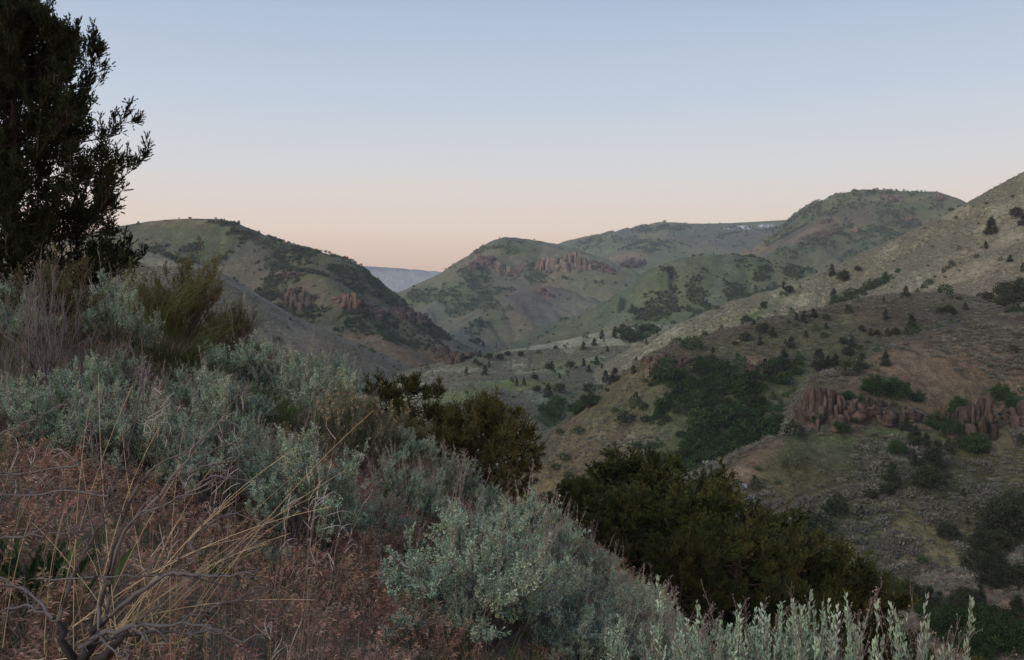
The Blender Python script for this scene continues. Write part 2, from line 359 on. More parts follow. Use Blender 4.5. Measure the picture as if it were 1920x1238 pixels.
wob1 = fbm(GX / (GY * .022), np.log(GY) * 60, 4, 300) - .5
wob2 = fbm(GX / (GY * .022) + 50, np.log(GY) * 60, 4, 310) - .5
for names, cx, cy, rx, ry, turn, what, k in PATCH:
    m = np.isin(GWHO, [WHO[n] for n in names])
    m &= (np.abs(PX - cx) < 2.2 * (rx + ry)) & (np.abs(PY - cy) < 2.2 * (rx + ry))
    if not m.any(): continue
    c, s = math.cos(math.radians(turn)), math.sin(math.radians(turn))
    dx, dy = PX[m] - cx, -(PY[m] - cy)
    a, b = (dx * c + dy * s) / rx, (-dx * s + dy * c) / ry
    amp = .25 if what == 'snow' else 1.1
    rr = np.sqrt(a * a + b * b) + amp * wob1[m] + amp * .5 * (wob2[m])
    v = k * (1 - sstep(.55, 1.25, rr))
    MASK[what][m] = np.maximum(MASK[what][m], v)

A = lambda *c: np.array(c, np.float32)
ALB = dict(sage=A(.165, .17, .125), green=A(.075, .10, .042), lime=A(.13, .15, .055), straw=A(.20, .165, .085), soil=A(.135, .10, .068),
           rock=A(.20, .135, .105), snow=A(.62, .64, .68), far=A(.30, .31, .29), brush=A(.045, .065, .034), thicket=A(.045, .075, .028))  # far is haze painted into the plateau albedo
BASE = dict(west=A(.12, .125, .07), west_spur=A(.145, .135, .085), west_spur2=A(.135, .125, .08), pale_spur=A(.165, .16, .115), plateau=A(.12, .14, .12), back=A(.125, .145, .085), back_spur=A(.14, .145, .09), back_spur2=A(.14, .145, .09),
            east_peak=A(.115, .125, .07), east_spur=A(.13, .125, .075), east_spur2=A(.11, .12, .07), centre=A(.135, .145, .085), centre_butte=A(.15, .145, .095), centre_spur=A(.15, .155, .10), centre_spur2=A(.15, .155, .10),
            cone=A(.135, .135, .09), green_hill=A(.115, .13, .075), right_slope=A(.19, .185, .13), knoll=A(.205, .21, .15), knoll_shoulder=A(.175, .195, .12), dark_slope=A(.095, .095, .05),
            cliff_ridge=A(.12, .095, .062), low_ridge=A(.095, .09, .052), corner_bank=A(.16, .125, .095))  # low_ridge albedo kept dark to stand in for valley shade
LUT = np.zeros((100, 3), np.float32); LUT[0] = A(.10, .10, .06); LUT[99] = A(.12, .09, .06)
SLOPE_TONE = dict(west=.72, west_spur=.70, west_spur2=.70, pale_spur=.76, centre=.80, centre_butte=.82, centre_spur=.80, centre_spur2=.80, cone=.84, green_hill=.80, back=.86, back_spur=.86, back_spur2=.86,
           east_peak=.82, east_spur=.82, east_spur2=.82, right_slope=1.0, dark_slope=.82, cliff_ridge=.80, low_ridge=.74)  # albedo factor per slope; low_ridge also carries painted shade
for n, i in WHO.items(): LUT[i] = BASE[n] * SLOPE_TONE.get(n, 1.0)
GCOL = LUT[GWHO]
GCOL[(GWHO == WHO['cliff_ridge']) & (GZ < -20)] = BASE['low_ridge']
n1 = fbm(GX / 45, GY / 45, 5, 400)[..., None]; n2 = fbm(GX / 9, GY / 9, 4, 420)[..., None]; n3 = fbm(GX / 140 + 3, GY / 140, 4, 430)[..., None]
GCOL = GCOL * (1 + .4 * (n1 - .5) + .4 * (n2 - .5))
GCOL = GCOL + (n3 - .5) * A(.02, .05, -.005) + (n1 - .5) * A(.04, 0, -.02)
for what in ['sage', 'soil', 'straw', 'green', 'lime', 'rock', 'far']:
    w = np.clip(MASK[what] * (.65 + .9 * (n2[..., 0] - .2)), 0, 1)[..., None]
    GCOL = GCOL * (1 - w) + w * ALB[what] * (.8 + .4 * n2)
for what in ['brush', 'thicket']:
    w = np.clip(MASK[what] * 1.5 * (n2[..., 0] + .25) - .25, 0, 1)[..., None] * .65
    GCOL = GCOL * (1 - w) + w * A(.06, .08, .04)
w = np.clip(MASK['snow'] * 1.5, 0, 1)[..., None]
GCOL = GCOL * (1 - w) + w * ALB['snow']
GCOL = np.clip(GCOL, .02, .9)
# ------------------------------------------------------------------ materials
def new_mat(name):
    m = bpy.data.materials.new(name); m.use_nodes = True
    nt = m.node_tree
    for n in list(nt.nodes): nt.nodes.remove(n)
    return m, nt, nt.nodes, nt.links

def land_material(name, fine=False):
    m, nt, N, L = new_mat(name)
    out = N.new('ShaderNodeOutputMaterial'); b = N.new('ShaderNodeBsdfPrincipled')
    b.inputs['Roughness'].default_value = .95; b.inputs['Specular IOR Level'].default_value = .08
    at = N.new('ShaderNodeAttribute'); at.attribute_name = 'tint'
    tc = N.new('ShaderNodeTexCoord')
    def noise(scale, detail=6):
        n = N.new('ShaderNodeTexNoise'); n.inputs['Scale'].default_value = scale; n.inputs['Detail'].default_value = detail; n.inputs['Roughness'].default_value = .65
        L.new(tc.outputs['Object'], n.inputs['Vector']); return n
    a, c = noise(.45 if not fine else 9.0), noise(.09 if not fine else 2.2)
    mr = N.new('ShaderNodeMapRange'); mr.inputs['From Min'].default_value = .3; mr.inputs['From Max'].default_value = .7
    mr.inputs['To Min'].default_value = .6; mr.inputs['To Max'].default_value = 1.5
    L.new(a.outputs['Fac'], mr.inputs['Value'])
    mr2 = N.new('ShaderNodeMapRange'); mr2.inputs['From Min'].default_value = .3; mr2.inputs['From Max'].default_value = .7
    mr2.inputs['To Min'].default_value = .75; mr2.inputs['To Max'].default_value = 1.25
    L.new(c.outputs['Fac'], mr2.inputs['Value'])
    mu0 = N.new('ShaderNodeMath'); mu0.operation = 'MULTIPLY'; L.new(mr.outputs[0], mu0.inputs[0]); L.new(mr2.outputs[0], mu0.inputs[1])
    e = noise(2.6 if not fine else 40.0, 4)
    mr3 = N.new('ShaderNodeMapRange'); mr3.inputs['From Min'].default_value = .3; mr3.inputs['From Max'].default_value = .7
    mr3.inputs['To Min'].default_value = .5; mr3.inputs['To Max'].default_value = 1.5
    L.new(e.outputs['Fac'], mr3.inputs['Value'])
    mu = N.new('ShaderNodeMath'); mu.operation = 'MULTIPLY'; L.new(mu0.outputs[0], mu.inputs[0]); L.new(mr3.outputs[0], mu.inputs[1])
    vm = N.new('ShaderNodeVectorMath'); vm.operation = 'SCALE'; L.new(at.outputs['Color'], vm.inputs[0]); L.new(mu.outputs[0], vm.inputs[3])
    L.new(vm.outputs[0], b.inputs['Base Color'])
    bump = N.new('ShaderNodeBump'); bump.inputs['Strength'].default_value = .7; bump.inputs['Distance'].default_value = .9 if not fine else .04
    L.new(a.outputs['Fac'], bump.inputs['Height']); L.new(bump.outputs[0], b.inputs['Normal'])
    L.new(b.outputs[0], out.inputs['Surface'])
    return m
M_LAND = land_material('slope_soil_and_grass')
M_NEAR = land_material('near_soil', True)

def grid_faces(ny, nx):
    idx = np.arange(ny * nx).reshape(ny, nx)
    return np.stack([idx[:-1, :-1].ravel(), idx[:-1, 1:].ravel(), idx[1:, 1:].ravel(), idx[1:, :-1].ravel()], 1)

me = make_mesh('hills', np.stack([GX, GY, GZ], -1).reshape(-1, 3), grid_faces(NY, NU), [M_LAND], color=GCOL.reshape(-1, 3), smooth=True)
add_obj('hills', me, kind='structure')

# the near hillside, also beside and behind the camera, with an unseen rise added far left to shade the valley
nx_ = np.concatenate([np.linspace(-320, -40, 50)[:-1], np.linspace(-40, -16, 30)[:-1], np.linspace(-16, 14, 270), np.linspace(14, 45, 40)[1:]])
ny_ = np.concatenate([np.linspace(-160, -3, 60)[:-1], np.linspace(-3, 20, 200), np.linspace(20, 44, 60)[1:]])
NXX, NYY = np.meshgrid(nx_, ny_)
NZZ = foreground_height(NXX, NYY)
deep = sstep(36, 44, NYY)
NZZ = NZZ - .25 * deep
a1 = fbm(NXX / 1.3, NYY / 1.3, 4, 500)[..., None]; a2 = fbm(NXX / 4 + 7, NYY / 4, 3, 510)[..., None]
NCOL = A(.10, .082, .06) * (.6 + .8 * a1) * np.ones((1, 1, 3), np.float32)
wgr = sstep(.45, .65, a2); NCOL = NCOL * (1 - .6 * wgr) + .6 * wgr * A(.10, .10, .055)
me = make_mesh('ground', np.stack([NXX, NYY, NZZ], -1).reshape(-1, 3), grid_faces(len(ny_), len(nx_)), [M_NEAR], color=NCOL.reshape(-1, 3), smooth=True)
add_obj('ground', me, kind='structure')

# ------------------------------------------------------------------ the evening air
def build_haze(density):
    top, bot = GZ.max() + 40, GZ.min() - 6
    bpy_v = [(x, y, z) for z in (bot, top) for x, y in ((-5400, -80), (5400, -80), (5400, 6300), (-5400, 6300))]
    f = np.array([[3, 2, 1, 0], [4, 5, 6, 7], [0, 1, 5, 4], [1, 2, 6, 5], [2, 3, 7, 6], [3, 0, 4, 7]])
    m, nt, N, L = new_mat('evening_air')
    out = N.new('ShaderNodeOutputMaterial'); v = N.new('ShaderNodeVolumePrincipled')
    v.inputs['Color'].default_value = (.76, .87, 1.0, 1); v.inputs['Density'].default_value = density; v.inputs['Anisotropy'].default_value = .1
    L.new(v.outputs[0], out.inputs['Volume'])
    add_obj('haze', make_mesh('haze', bpy_v, f, [m]), kind='stuff')
build_haze(1.25e-4)
# ------------------------------------------------------------------ plant materials
def leaf_material(name, translucent=.25, rough=.8, use_instancer=False, spec=.15):
    m, nt, N, L = new_mat(name)
    out = N.new('ShaderNodeOutputMaterial')
    at = N.new('ShaderNodeAttribute'); at.attribute_name = 'tint'
    col = at.outputs['Color']
    if use_instancer:
        ai = N.new('ShaderNodeAttribute'); ai.attribute_type = 'INSTANCER'; ai.attribute_name = 'own_tint'
        vm = N.new('ShaderNodeVectorMath'); vm.operation = 'MULTIPLY'
        L.new(col, vm.inputs[0]); L.new(ai.outputs['Color'], vm.inputs[1]); col = vm.outputs[0]
    else:
        oi = N.new('ShaderNodeObjectInfo')
        mr = N.new('ShaderNodeMapRange'); mr.inputs['To Min'].default_value = .82; mr.inputs['To Max'].default_value = 1.18
        L.new(oi.outputs['Random'], mr.inputs['Value'])
        vm = N.new('ShaderNodeVectorMath'); vm.operation = 'SCALE'
        L.new(col, vm.inputs[0]); L.new(mr.outputs[0], vm.inputs[3]); col = vm.outputs[0]
    b = N.new('ShaderNodeBsdfPrincipled'); b.inputs['Roughness'].default_value = rough; b.inputs['Specular IOR Level'].default_value = spec
    L.new(col, b.inputs['Base Color'])
    if translucent > 0:
        t = N.new('ShaderNodeBsdfTranslucent'); L.new(col, t.inputs['Color'])
        mx = N.new('ShaderNodeMixShader'); mx.inputs[0].default_value = translucent
        L.new(b.outputs[0], mx.inputs[1]); L.new(t.outputs[0], mx.inputs[2]); L.new(mx.outputs[0], out.inputs['Surface'])
    else:
        L.new(b.outputs[0], out.inputs['Surface'])
    return m
M_LEAF = leaf_material('leaves')
M_WOOD = leaf_material('bark', 0, .95, spec=.05)
M_COVER = leaf_material('slope_plants', .15, use_instancer=True)
M_GRASS = leaf_material('grass_blades', .3, use_instancer=True)

# ------------------------------------------------------------------ plant geometry
def unit(v):
    return v / np.maximum(np.linalg.norm(v, axis=-1, keepdims=True), 1e-9)

def rdir(n):
    return unit(rng.normal(size=(n, 3)))

class Geo:
    def __init__(s): s.v, s.f4, s.f3, s.c, s.n = [], [], [], [], 0
    def add(s, v, c, f4=None, f3=None):
        v = np.asarray(v).reshape(-1, 3)
        c = np.broadcast_to(np.asarray(c, float), (len(v), 3)) if np.ndim(c) < 2 or len(c) == len(v) else c
        s.v.append(v); s.c.append(c)
        if f4 is not None: s.f4.append(np.asarray(f4) + s.n)
        if f3 is not None: s.f3.append(np.asarray(f3) + s.n)
        s.n += len(v)
    def mesh(s, name, mat, smooth=False):
        fs = [np.concatenate(x) for x in (s.f4, s.f3) if x]
        return make_mesh(name, np.concatenate(s.v), fs, [mat], color=np.concatenate(s.c), smooth=smooth)
    def leaves(s, B, D, length, width, col, fold=None):
        """one four-cornered leaf for each base point"""
        n = len(B)
        S = unit(np.cross(D, rdir(n)))
        length = np.broadcast_to(length, (n,))[:, None]; width = np.broadcast_to(width, (n,))[:, None]
        V = np.stack([B, B + D * length * .55 + S * width / 2, B + D * length, B + D * length * .55 - S * width / 2], 1)
        C = np.repeat(np.broadcast_to(col, (n, 3))[:, None, :], 4, 1)
        s.add(V.reshape(-1, 3), C.reshape(-1, 3), f4=np.arange(4 * n).reshape(n, 4))
    def needles(s, B, D, length, width, col):
        n = len(B)
        S = unit(np.cross(D, rdir(n))) * (np.broadcast_to(width, (n,))[:, None] / 2)
        V = np.stack([B - S, B + S, B + D * np.broadcast_to(length, (n,))[:, None]], 1)
        s.add(V.reshape(-1, 3), np.repeat(np.broadcast_to(col, (n, 3))[:, None, :], 3, 1).reshape(-1, 3), f3=np.arange(3 * n).reshape(n, 3))
    def tubes(s, paths, radii, col, sides=3):
        """paths (n,k,3), radii (n,k)"""
        n, k, _ = paths.shape
        T = unit(np.gradient(paths, axis=1))
        ref = np.where(np.abs(T[..., 2:3]) < .9, np.array([0, 0, 1.0]), np.array([1.0, 0, 0]))
        U = unit(np.cross(T, ref)); W = np.cross(T, U)
        a = np.arange(sides) * 2 * math.pi / sides
        V = paths[:, :, None, :] + radii[:, :, None, None] * (U[:, :, None, :] * np.cos(a)[:, None] + W[:, :, None, :] * np.sin(a)[:, None])
        idx = np.arange(n * k * sides).reshape(n, k, sides)
        q = np.stack([idx[:, :-1], np.roll(idx[:, :-1], -1, 2), np.roll(idx[:, 1:], -1, 2), idx[:, 1:]], -1).reshape(-1, 4)
        C = np.broadcast_to(np.asarray(col, float).reshape(-1, 1, 1, 3) if np.ndim(col) > 1 else np.asarray(col, float), (n, k, sides, 3))
        s.add(V.reshape(-1, 3), C.reshape(-1, 3), f4=q)
    def strips(s, paths, width, col):
        """flat tapering blades, paths (n,k,3)"""
        n, k, _ = paths.shape
        T = unit(np.gradient(paths, axis=1))
        S = unit(np.cross(T, np.repeat(rdir(n)[:, None], k, 1)))
        w = np.broadcast_to(width, (n,))[:, None, None] * np.linspace(1, .12, k)[None, :, None] / 2
        V = np.stack([paths - S * w, paths + S * w], 2)
        idx = np.arange(n * k * 2).reshape(n, k, 2)
        q = np.stack([idx[:, :-1, 0], idx[:, :-1, 1], idx[:, 1:, 1], idx[:, 1:, 0]], -1).reshape(-1, 4)
        C = np.broadcast_to(np.asarray(col, float).reshape(-1, 1, 1, 3) if np.ndim(col) > 1 else np.asarray(col, float), (n, k, 2, 3))
        s.add(V.reshape(-1, 3), C.reshape(-1, 3), f4=q)

def bez(a, c, b, k):
    t = np.linspace(0, 1, k)[None, :, None]
    return a[:, None] * (1 - t) ** 2 + 2 * c[:, None] * t * (1 - t) + b[:, None] * t ** 2

def at_path(p, i, t):
    """points and directions on paths p[i] at t in 0..1"""
    k = p.shape[1] - 1
    x = np.clip(t * k, 0, k - 1e-6); j = x.astype(int); f = (x - j)[:, None]
    a, b = p[i, j], p[i, j + 1]
    return a * (1 - f) + b * f, unit(b - a)

def jit_paths(p, amt):
    q = p.copy(); q[:, 1:-1] += rng.normal(size=q[:, 1:-1].shape) * amt; return q

UPV = np.array([0, 0, 1.0])
WOODC = np.array([.13, .115, .105]); GREYWOOD = np.array([.25, .24, .24])

def shrub(W, H, stems, twigs, shoots, leaf_n, leaf_l, leaf_w, leaf_c, shoot_l=(.05, .12), up=.7, low=.12, stalks=0, stalk_l=(.15, .32), stalk_c=(.22, .19, .175),
          stem_r=.010, wood=WOODC, leaf_up=.55, tuft_c=None, tuft_n=0, hollow=.35, var=.22, lean=(0, 0)):
    """a bushy shrub about W wide and H tall: woody stems, twigs, leafy shoots and bare seed stalks"""
    wood_g, leaf_g, stalk_g = Geo(), Geo(), Geo()
    az = rng.uniform(0, 2 * math.pi, stems); el = np.arcsin(rng.uniform(low, 1, stems) ** .8)
    rad = rng.uniform(.72, 1.02, stems)
    lump = 1 + .22 * np.sin(az * 2 + rng.uniform(0, 6)) + .12 * np.sin(az * 5 + rng.uniform(0, 6))
    end = np.stack([W / 2 * np.cos(az) * np.cos(el) * lump, W / 2 * np.sin(az) * np.cos(el) * lump, H * .86 * np.sin(el)], -1) * rad[:, None]
    end[:, 0] += lean[0] * end[:, 2]; end[:, 1] += lean[1] * end[:, 2]
    base = np.stack([np.cos(az), np.sin(az), az * 0], -1) * rng.uniform(0, .06 * W, stems)[:, None] - UPV * .06
    ctl = base + (end - base) * .45 + rng.normal(size=(stems, 3)) * .07 * W + UPV * .04 * H
    sp = jit_paths(bez(base, ctl, end, 7), .012 * W)
    wood_g.tubes(sp, np.repeat(np.linspace(stem_r, stem_r * .3, 7)[None], stems, 0) * rng.uniform(.7, 1.4, (stems, 1)), wood * rng.uniform(.7, 1.3, (stems, 1)))
    nt = stems * twigs
    ti = np.repeat(np.arange(stems), twigs)
    tb, td = at_path(sp, ti, rng.uniform(hollow, 1, nt))
    out = unit(tb * np.array([1, 1, .3]) + 1e-6)
    tdir = unit(td * .6 + out * .5 + UPV * up * .6 + rng.normal(size=(nt, 3)) * .45)
    tl = rng.uniform(.10, .24, nt) * (W + H) / 2
    te = tb + tdir * tl[:, None]
    tp = jit_paths(bez(tb, tb + tdir * tl[:, None] * .5 - UPV * .02 * tl[:, None], te + UPV * (.15 * tl[:, None]), 4), .004)
    wood_g.tubes(tp, np.repeat(np.linspace(stem_r * .34, stem_r * .13, 4)[None], nt, 0), wood * rng.uniform(.8, 1.5, (nt, 1)))
    ns = nt * shoots
    si = np.repeat(np.arange(nt), shoots)
    sb, sdv = at_path(tp, si, rng.uniform(.25, 1, ns))
    sdir = unit(sdv * .5 + UPV * up + rng.normal(size=(ns, 3)) * .42)
    sl = rng.uniform(*shoot_l, ns)
    se = sb + sdir * sl[:, None]
    wood_g.tubes(np.stack([sb, se], 1), np.full((ns, 2), stem_r * .11), wood * 1.5)
    nl = ns * leaf_n
    li = np.repeat(np.arange(ns), leaf_n)
    t = rng.uniform(.12, 1.0, nl)
    lb = sb[li] + (se - sb)[li] * t[:, None]
    ld = unit(sdir[li] * leaf_up + rdir(nl) * .75)
    bright = (1 + var * rng.normal(size=(ns, 1)).clip(-1.6, 1.6))[li] * rng.uniform(.8, 1.2, (nl, 1))
    hue = rng.normal(size=(ns, 3))[li] * np.array([.10, .03, .08])
    leaf_g.leaves(lb, ld, rng.uniform(.65, 1.2, nl) * leaf_l, rng.uniform(.7, 1.3, nl) * leaf_w, np.clip(np.asarray(leaf_c) * bright * (1 + hue), .01, .6))
    if tuft_n:
        k = rng.choice(ns, tuft_n); top = np.argsort(-(se[:, 2]))[:int(ns * .45)]; k = rng.choice(top, tuft_n)
        ti2 = np.repeat(k, 16)
        leaf_g.leaves(se[ti2] + rdir(len(ti2)) * .012, unit(rdir(len(ti2)) + UPV * .5), rng.uniform(.006, .014, len(ti2)), .006, np.asarray(tuft_c) * rng.uniform(.7, 1.2, (len(ti2), 1)))
    if stalks:
        k = rng.choice(np.argsort(-(te[:, 2] + .2 * rng.normal(size=nt) * H))[:max(stalks, int(nt * .6))], stalks)
        L_ = rng.uniform(*stalk_l, stalks)
        d = unit(tdir[k] * .35 + UPV + rng.normal(size=(stalks, 3)) * .2 + np.array([.15, 0, 0]))
        a = te[k]; b = a + d * L_[:, None]
        pth = bez(a, a + d * L_[:, None] * .5 + rng.normal(size=(stalks, 3)) * .01, b + np.array([.02, 0, -.005]), 5)
        sc = np.asarray(stalk_c) * rng.uniform(.7, 1.35, (stalks, 1))
        stalk_g.tubes(pth, np.repeat(np.linspace(.0022, .0011, 5)[None], stalks, 0), sc)
        m = stalks * 9
        mi = np.repeat(np.arange(stalks), 9)
        pb, pd = at_path(pth, mi, rng.uniform(.35, 1, m))
        dd = unit(pd * .9 + rdir(m) * .6)
        pe = pb + dd * rng.uniform(.015, .05, m)[:, None]
        stalk_g.tubes(np.stack([pb, pe], 1), np.full((m, 2), .0010), sc[mi])
        r3 = np.repeat(np.arange(m), 3)
        stalk_g.leaves(pb[r3] + (pe - pb)[r3] * rng.uniform(.3, 1, (len(r3), 1)), rdir(len(r3)), .009, .004, sc[mi][r3] * 1.15)
    return dict(branches=wood_g.mesh('branches', M_WOOD), foliage=leaf_g.mesh('foliage', M_LEAF), **({'seed_stalks': stalk_g.mesh('seed_stalks', M_WOOD)} if stalks else {}))

def wand_sage(W, H, n, leaf_c):
    """sagebrush of tall upright leafy wands"""
    wood_g, leaf_g, stalk_g = Geo(), Geo(), Geo()
    b = np.stack([rng.uniform(-.5, .5, n) * W, rng.uniform(-.3, .3, n) * W, .42 * H * rng.uniform(.7, 1.1, n)], -1)
    h = H * .58 * rng.uniform(.45, 1, n) * (1 - .3 * (np.abs(b[:, 0]) / W * 2) ** 2)
    d = unit(np.stack([rng.normal(size=n) * .10 + b[:, 0] / W * .25, rng.normal(size=n) * .12, np.ones(n)], -1))
    e = b + d * h[:, None]
    g0 = b * np.array([.15, .15, 0]) - UPV * .05
    gp = jit_paths(bez(g0, b * np.array([.9, .9, .5]), b, 5), .01)
    wood_g.tubes(gp, np.repeat(np.linspace(.008, .005, 5)[None], n, 0), WOODC * rng.uniform(.8, 1.5, (n, 1)))
    p = jit_paths(bez(b, b + d * h[:, None] * .5, e, 7), .004)
    wood_g.tubes(p, np.repeat(np.linspace(.005, .0016, 7)[None], n, 0), WOODC * rng.uniform(.8, 1.5, (n, 1)))
    m = 110
    i = np.repeat(np.arange(n), m); t = 1 - .95 * rng.uniform(0, 1, n * m) ** 1.1
    pb, pd = at_path(p, i, t)
    ang = np.arange(n * m) * 2.4
    ref = unit(np.cross(pd, np.array([.3, .8, .2]))); w2 = np.cross(pd, ref)
    o = ref * np.cos(ang)[:, None] + w2 * np.sin(ang)[:, None]
    ld = unit(pd * (.75 + .6 * t[:, None]) + o * .7 + rng.normal(size=(n * m, 3)) * .12)
    br = (1 + .2 * rng.normal(size=(n, 1)))[i] * rng.uniform(.8, 1.2, (n * m, 1))
    leaf_g.leaves(pb, ld, rng.uniform(.022, .038, n * m) * (1.25 - .55 * t), rng.uniform(.007, .0105, n * m), np.clip(np.asarray(leaf_c) * br, .02, .6))
    q = 5 * n; i = np.repeat(np.arange(n), 5)                                   # short side wands
    pb, pd = at_path(p, i, rng.uniform(.25, .85, q)); dd = unit(pd + rdir(q) * .5 + UPV * .3); L_ = rng.uniform(.05, .13, q); pe = pb + dd * L_[:, None]
    i2 = np.repeat(np.arange(q), 16); t2 = rng.uniform(.1, 1, q * 16)
    leaf_g.leaves(pb[i2] + (pe - pb)[i2] * t2[:, None], unit(dd[i2] * .9 + rdir(q * 16) * .7), rng.uniform(.016, .028, q * 16), .006, np.clip(np.asarray(leaf_c) * .92 * rng.uniform(.7, 1.2, (q * 16, 1)), .02, .6))
    s = int(n * .7); k = rng.choice(n, s)
    a, pd = at_path(p, k, rng.uniform(.35, .7, s)); d2 = unit(UPV + rng.normal(size=(s, 3)) * .22 + np.array([.12, 0, 0])); L_ = rng.uniform(.18, .42, s)
    sp = bez(a, a + d2 * L_[:, None] * .5, a + d2 * L_[:, None] + np.array([.05, 0, -.01]), 5)
    sc = np.array([.21, .175, .16]) * rng.uniform(.7, 1.3, (s, 1))
    stalk_g.tubes(sp, np.repeat(np.linspace(.002, .001, 5)[None], s, 0), sc)
    m = s * 12; mi = np.repeat(np.arange(s), 12); pb, pd = at_path(sp, mi, rng.uniform(.4, 1, m)); dd = unit(pd + rdir(m) * .5); pe = pb + dd * rng.uniform(.015, .045, m)[:, None]
    stalk_g.tubes(np.stack([pb, pe], 1), np.full((m, 2), .0009), sc[mi])
    stalk_g.leaves(np.repeat(pe, 2, 0), rdir(2 * m), .008, .0045, np.repeat(sc[mi], 2, 0) * 1.2)
    return dict(branches=wood_g.mesh('branches', M_WOOD), foliage=leaf_g.mesh('foliage', M_LEAF), seed_stalks=stalk_g.mesh('seed_stalks', M_WOOD))

def juniper(H, R, n_limb, subs, sprays, blades, col, profile, spray_l=.07, blade_w=.010, upturn=.55, trunk_r=.14, base=.04, bare=.3, var=.25, tip=None, spire=.12, tight=.62, sub_l=(.08, .20)):
    """juniper: tapering trunk, limbs that turn up at their ends, scale-leaf sprays in uneven clumps"""
    tg, lg, fg = Geo(), Geo(), Geo()
    tp = bez(np.array([[0, 0, -.25]]), np.array([[rng.normal() * .12 * R, rng.normal() * .12 * R, H * .5]]), np.array([[0, 0, H * .97]]), 10)
    tp = jit_paths(tp, .02 * R)
    bark = np.array([.07, .055, .045])
    tg.tubes(tp, np.linspace(trunk_r, trunk_r * .08, 10)[None] * 1.0, bark, 8)
    t = (np.arange(n_limb) + rng.uniform(0, 1, n_limb)) / n_limb * (1 - base) + base
    az = np.arange(n_limb) * 2.399 + rng.normal(size=n_limb) * .4
    r = R * profile(t) * rng.uniform(.62, 1.08, n_limb)
    a, _ = at_path(tp, np.zeros(n_limb, int), np.clip(t * .9 + .02, 0, 1))
    o = np.stack([np.cos(az), np.sin(az), az * 0], -1)
    rise = (upturn + .25 * rng.normal(size=n_limb)) * r
    b = a + o * r[:, None] + UPV * rise[:, None] * 1.0
    c = a + o * r[:, None] * .72 + UPV * (rise * .10)[:, None]
    lp = jit_paths(bez(a, c, b, 8), .025 * R)
    lg.tubes(lp, (np.linspace(1, .12, 8)[None] * (trunk_r * .20 * (.35 + .65 * r / R))[:, None]), bark * rng.uniform(.8, 1.4, (n_limb, 1)), 4)
    ns = n_limb * subs
    si = np.repeat(np.arange(n_limb), subs)
    st = bare + (1 - bare) * rng.uniform(0, 1, ns) ** .8
    sb, sd_ = at_path(lp, si, st)
    sdir = unit(sd_ * .8 + UPV * .55 + o[si] * .2 + rng.normal(size=(ns, 3)) * .55)
    sl = (R * rng.uniform(*sub_l, ns)) * (1.15 - .45 * st)
    tipm = rng.uniform(0, 1, ns) < spire
    sdir[tipm] = unit(sdir[tipm] * .35 + UPV); sl[tipm] *= 1.5
    se = sb + sdir * sl[:, None]
    sp = bez(sb, sb + sdir * sl[:, None] * .5 - UPV * .04 * sl[:, None], se + UPV * .12 * sl[:, None], 4)
    lg.tubes(sp, np.repeat(np.linspace(.006, .002, 4)[None], ns, 0) * H / 5, bark * rng.uniform(.8, 1.5, (ns, 1)))
    npz = ns * sprays
    pi = np.repeat(np.arange(ns), sprays)
    tt = rng.uniform(.05, 1, npz) ** .85
    pb, pd = at_path(sp, pi, tt)
    pb = pb + rng.normal(size=(npz, 3)) * .016 * (H / 5) * (1.15 - tt[:, None])
    lf = (1.15 - .6 * tt)[:, None]
    pdir = unit(pd * .7 + UPV * .45 + rng.normal(size=(npz, 3)) * .5)
    nb = npz * blades
    bi = np.repeat(np.arange(npz), blades)
    bd = unit(pdir[bi] + rdir(nb) * tight)
    clump = (1 + var * rng.normal(size=(ns, 1)))[pi][bi]
    colr = np.asarray(col) * np.clip(clump, .45, 1.7) * rng.uniform(.75, 1.25, (nb, 1))
    if tip is not None:
        w = (rng.uniform(0, 1, (ns, 1)) < .3)[pi][bi] * .6
        colr = colr * (1 - w) + np.asarray(tip) * w
    fg.needles(pb[bi] + pdir[bi] * rng.uniform(0, 1, (nb, 1)) * spray_l * 2.3 * lf[bi], bd, spray_l * .62 * lf[bi, 0] * rng.uniform(.55, 1.2, nb), blade_w * rng.uniform(.7, 1.3, nb), np.clip(colr, .004, .5))
    return dict(trunk=tg.mesh('trunk', M_WOOD), limbs=lg.mesh('limbs', M_WOOD), crown=fg.mesh('crown', M_LEAF))

def leaf_cloud(n_clump, per, size, shape, col, var=.22, leaf=(.16, .09), trunk=True, H=3.5):
    """a small tree seen from far: trunk, limbs and a crown of clumps of leaf-sized faces"""
    tg, fg = Geo(), Geo()
    c = shape(n_clump)                                                     # clump centres
    out = unit(c - np.array([0, 0, H * .35]))
    i = np.repeat(np.arange(n_clump), per); n = len(i)
    p = c[i] + rng.normal(size=(n, 3)) * size * np.array([1, 1, .75])
    b = (1 + var * rng.normal(size=(n_clump, 1))).clip(.5, 1.6)[i] * rng.uniform(.75, 1.25, (n, 1))
    fg.leaves(p, unit(out[i] * .4 + UPV * .35 + rdir(n) * .8), rng.uniform(.6, 1.3, n) * leaf[0], rng.uniform(.6, 1.3, n) * leaf[1], np.clip(np.asarray(col) * b, .005, .5))
    k = max(6, n_clump // 7)
    j = rng.choice(n_clump, k)
    st = np.stack([np.zeros(k), np.zeros(k), rng.uniform(.05, .5, k) * H], -1)
    lp = np.concatenate([bez(st, (st + c[j]) / 2 - UPV * .1, c[j], 4), bez(np.array([[0, 0, -.3]]), np.array([[.05, 0, H * .3]]), np.array([[0, 0, H * .75]]), 4)], 0)
    rr = np.repeat(np.linspace(.05, .012, 4)[None], k + 1, 0); rr[-1] = np.linspace(.13, .03, 4)
    tg.tubes(lp, rr, np.array([.09, .07, .06]), 4)
    return dict(trunk=tg.mesh('trunk', M_WOOD), crown=fg.mesh('crown', M_LEAF))

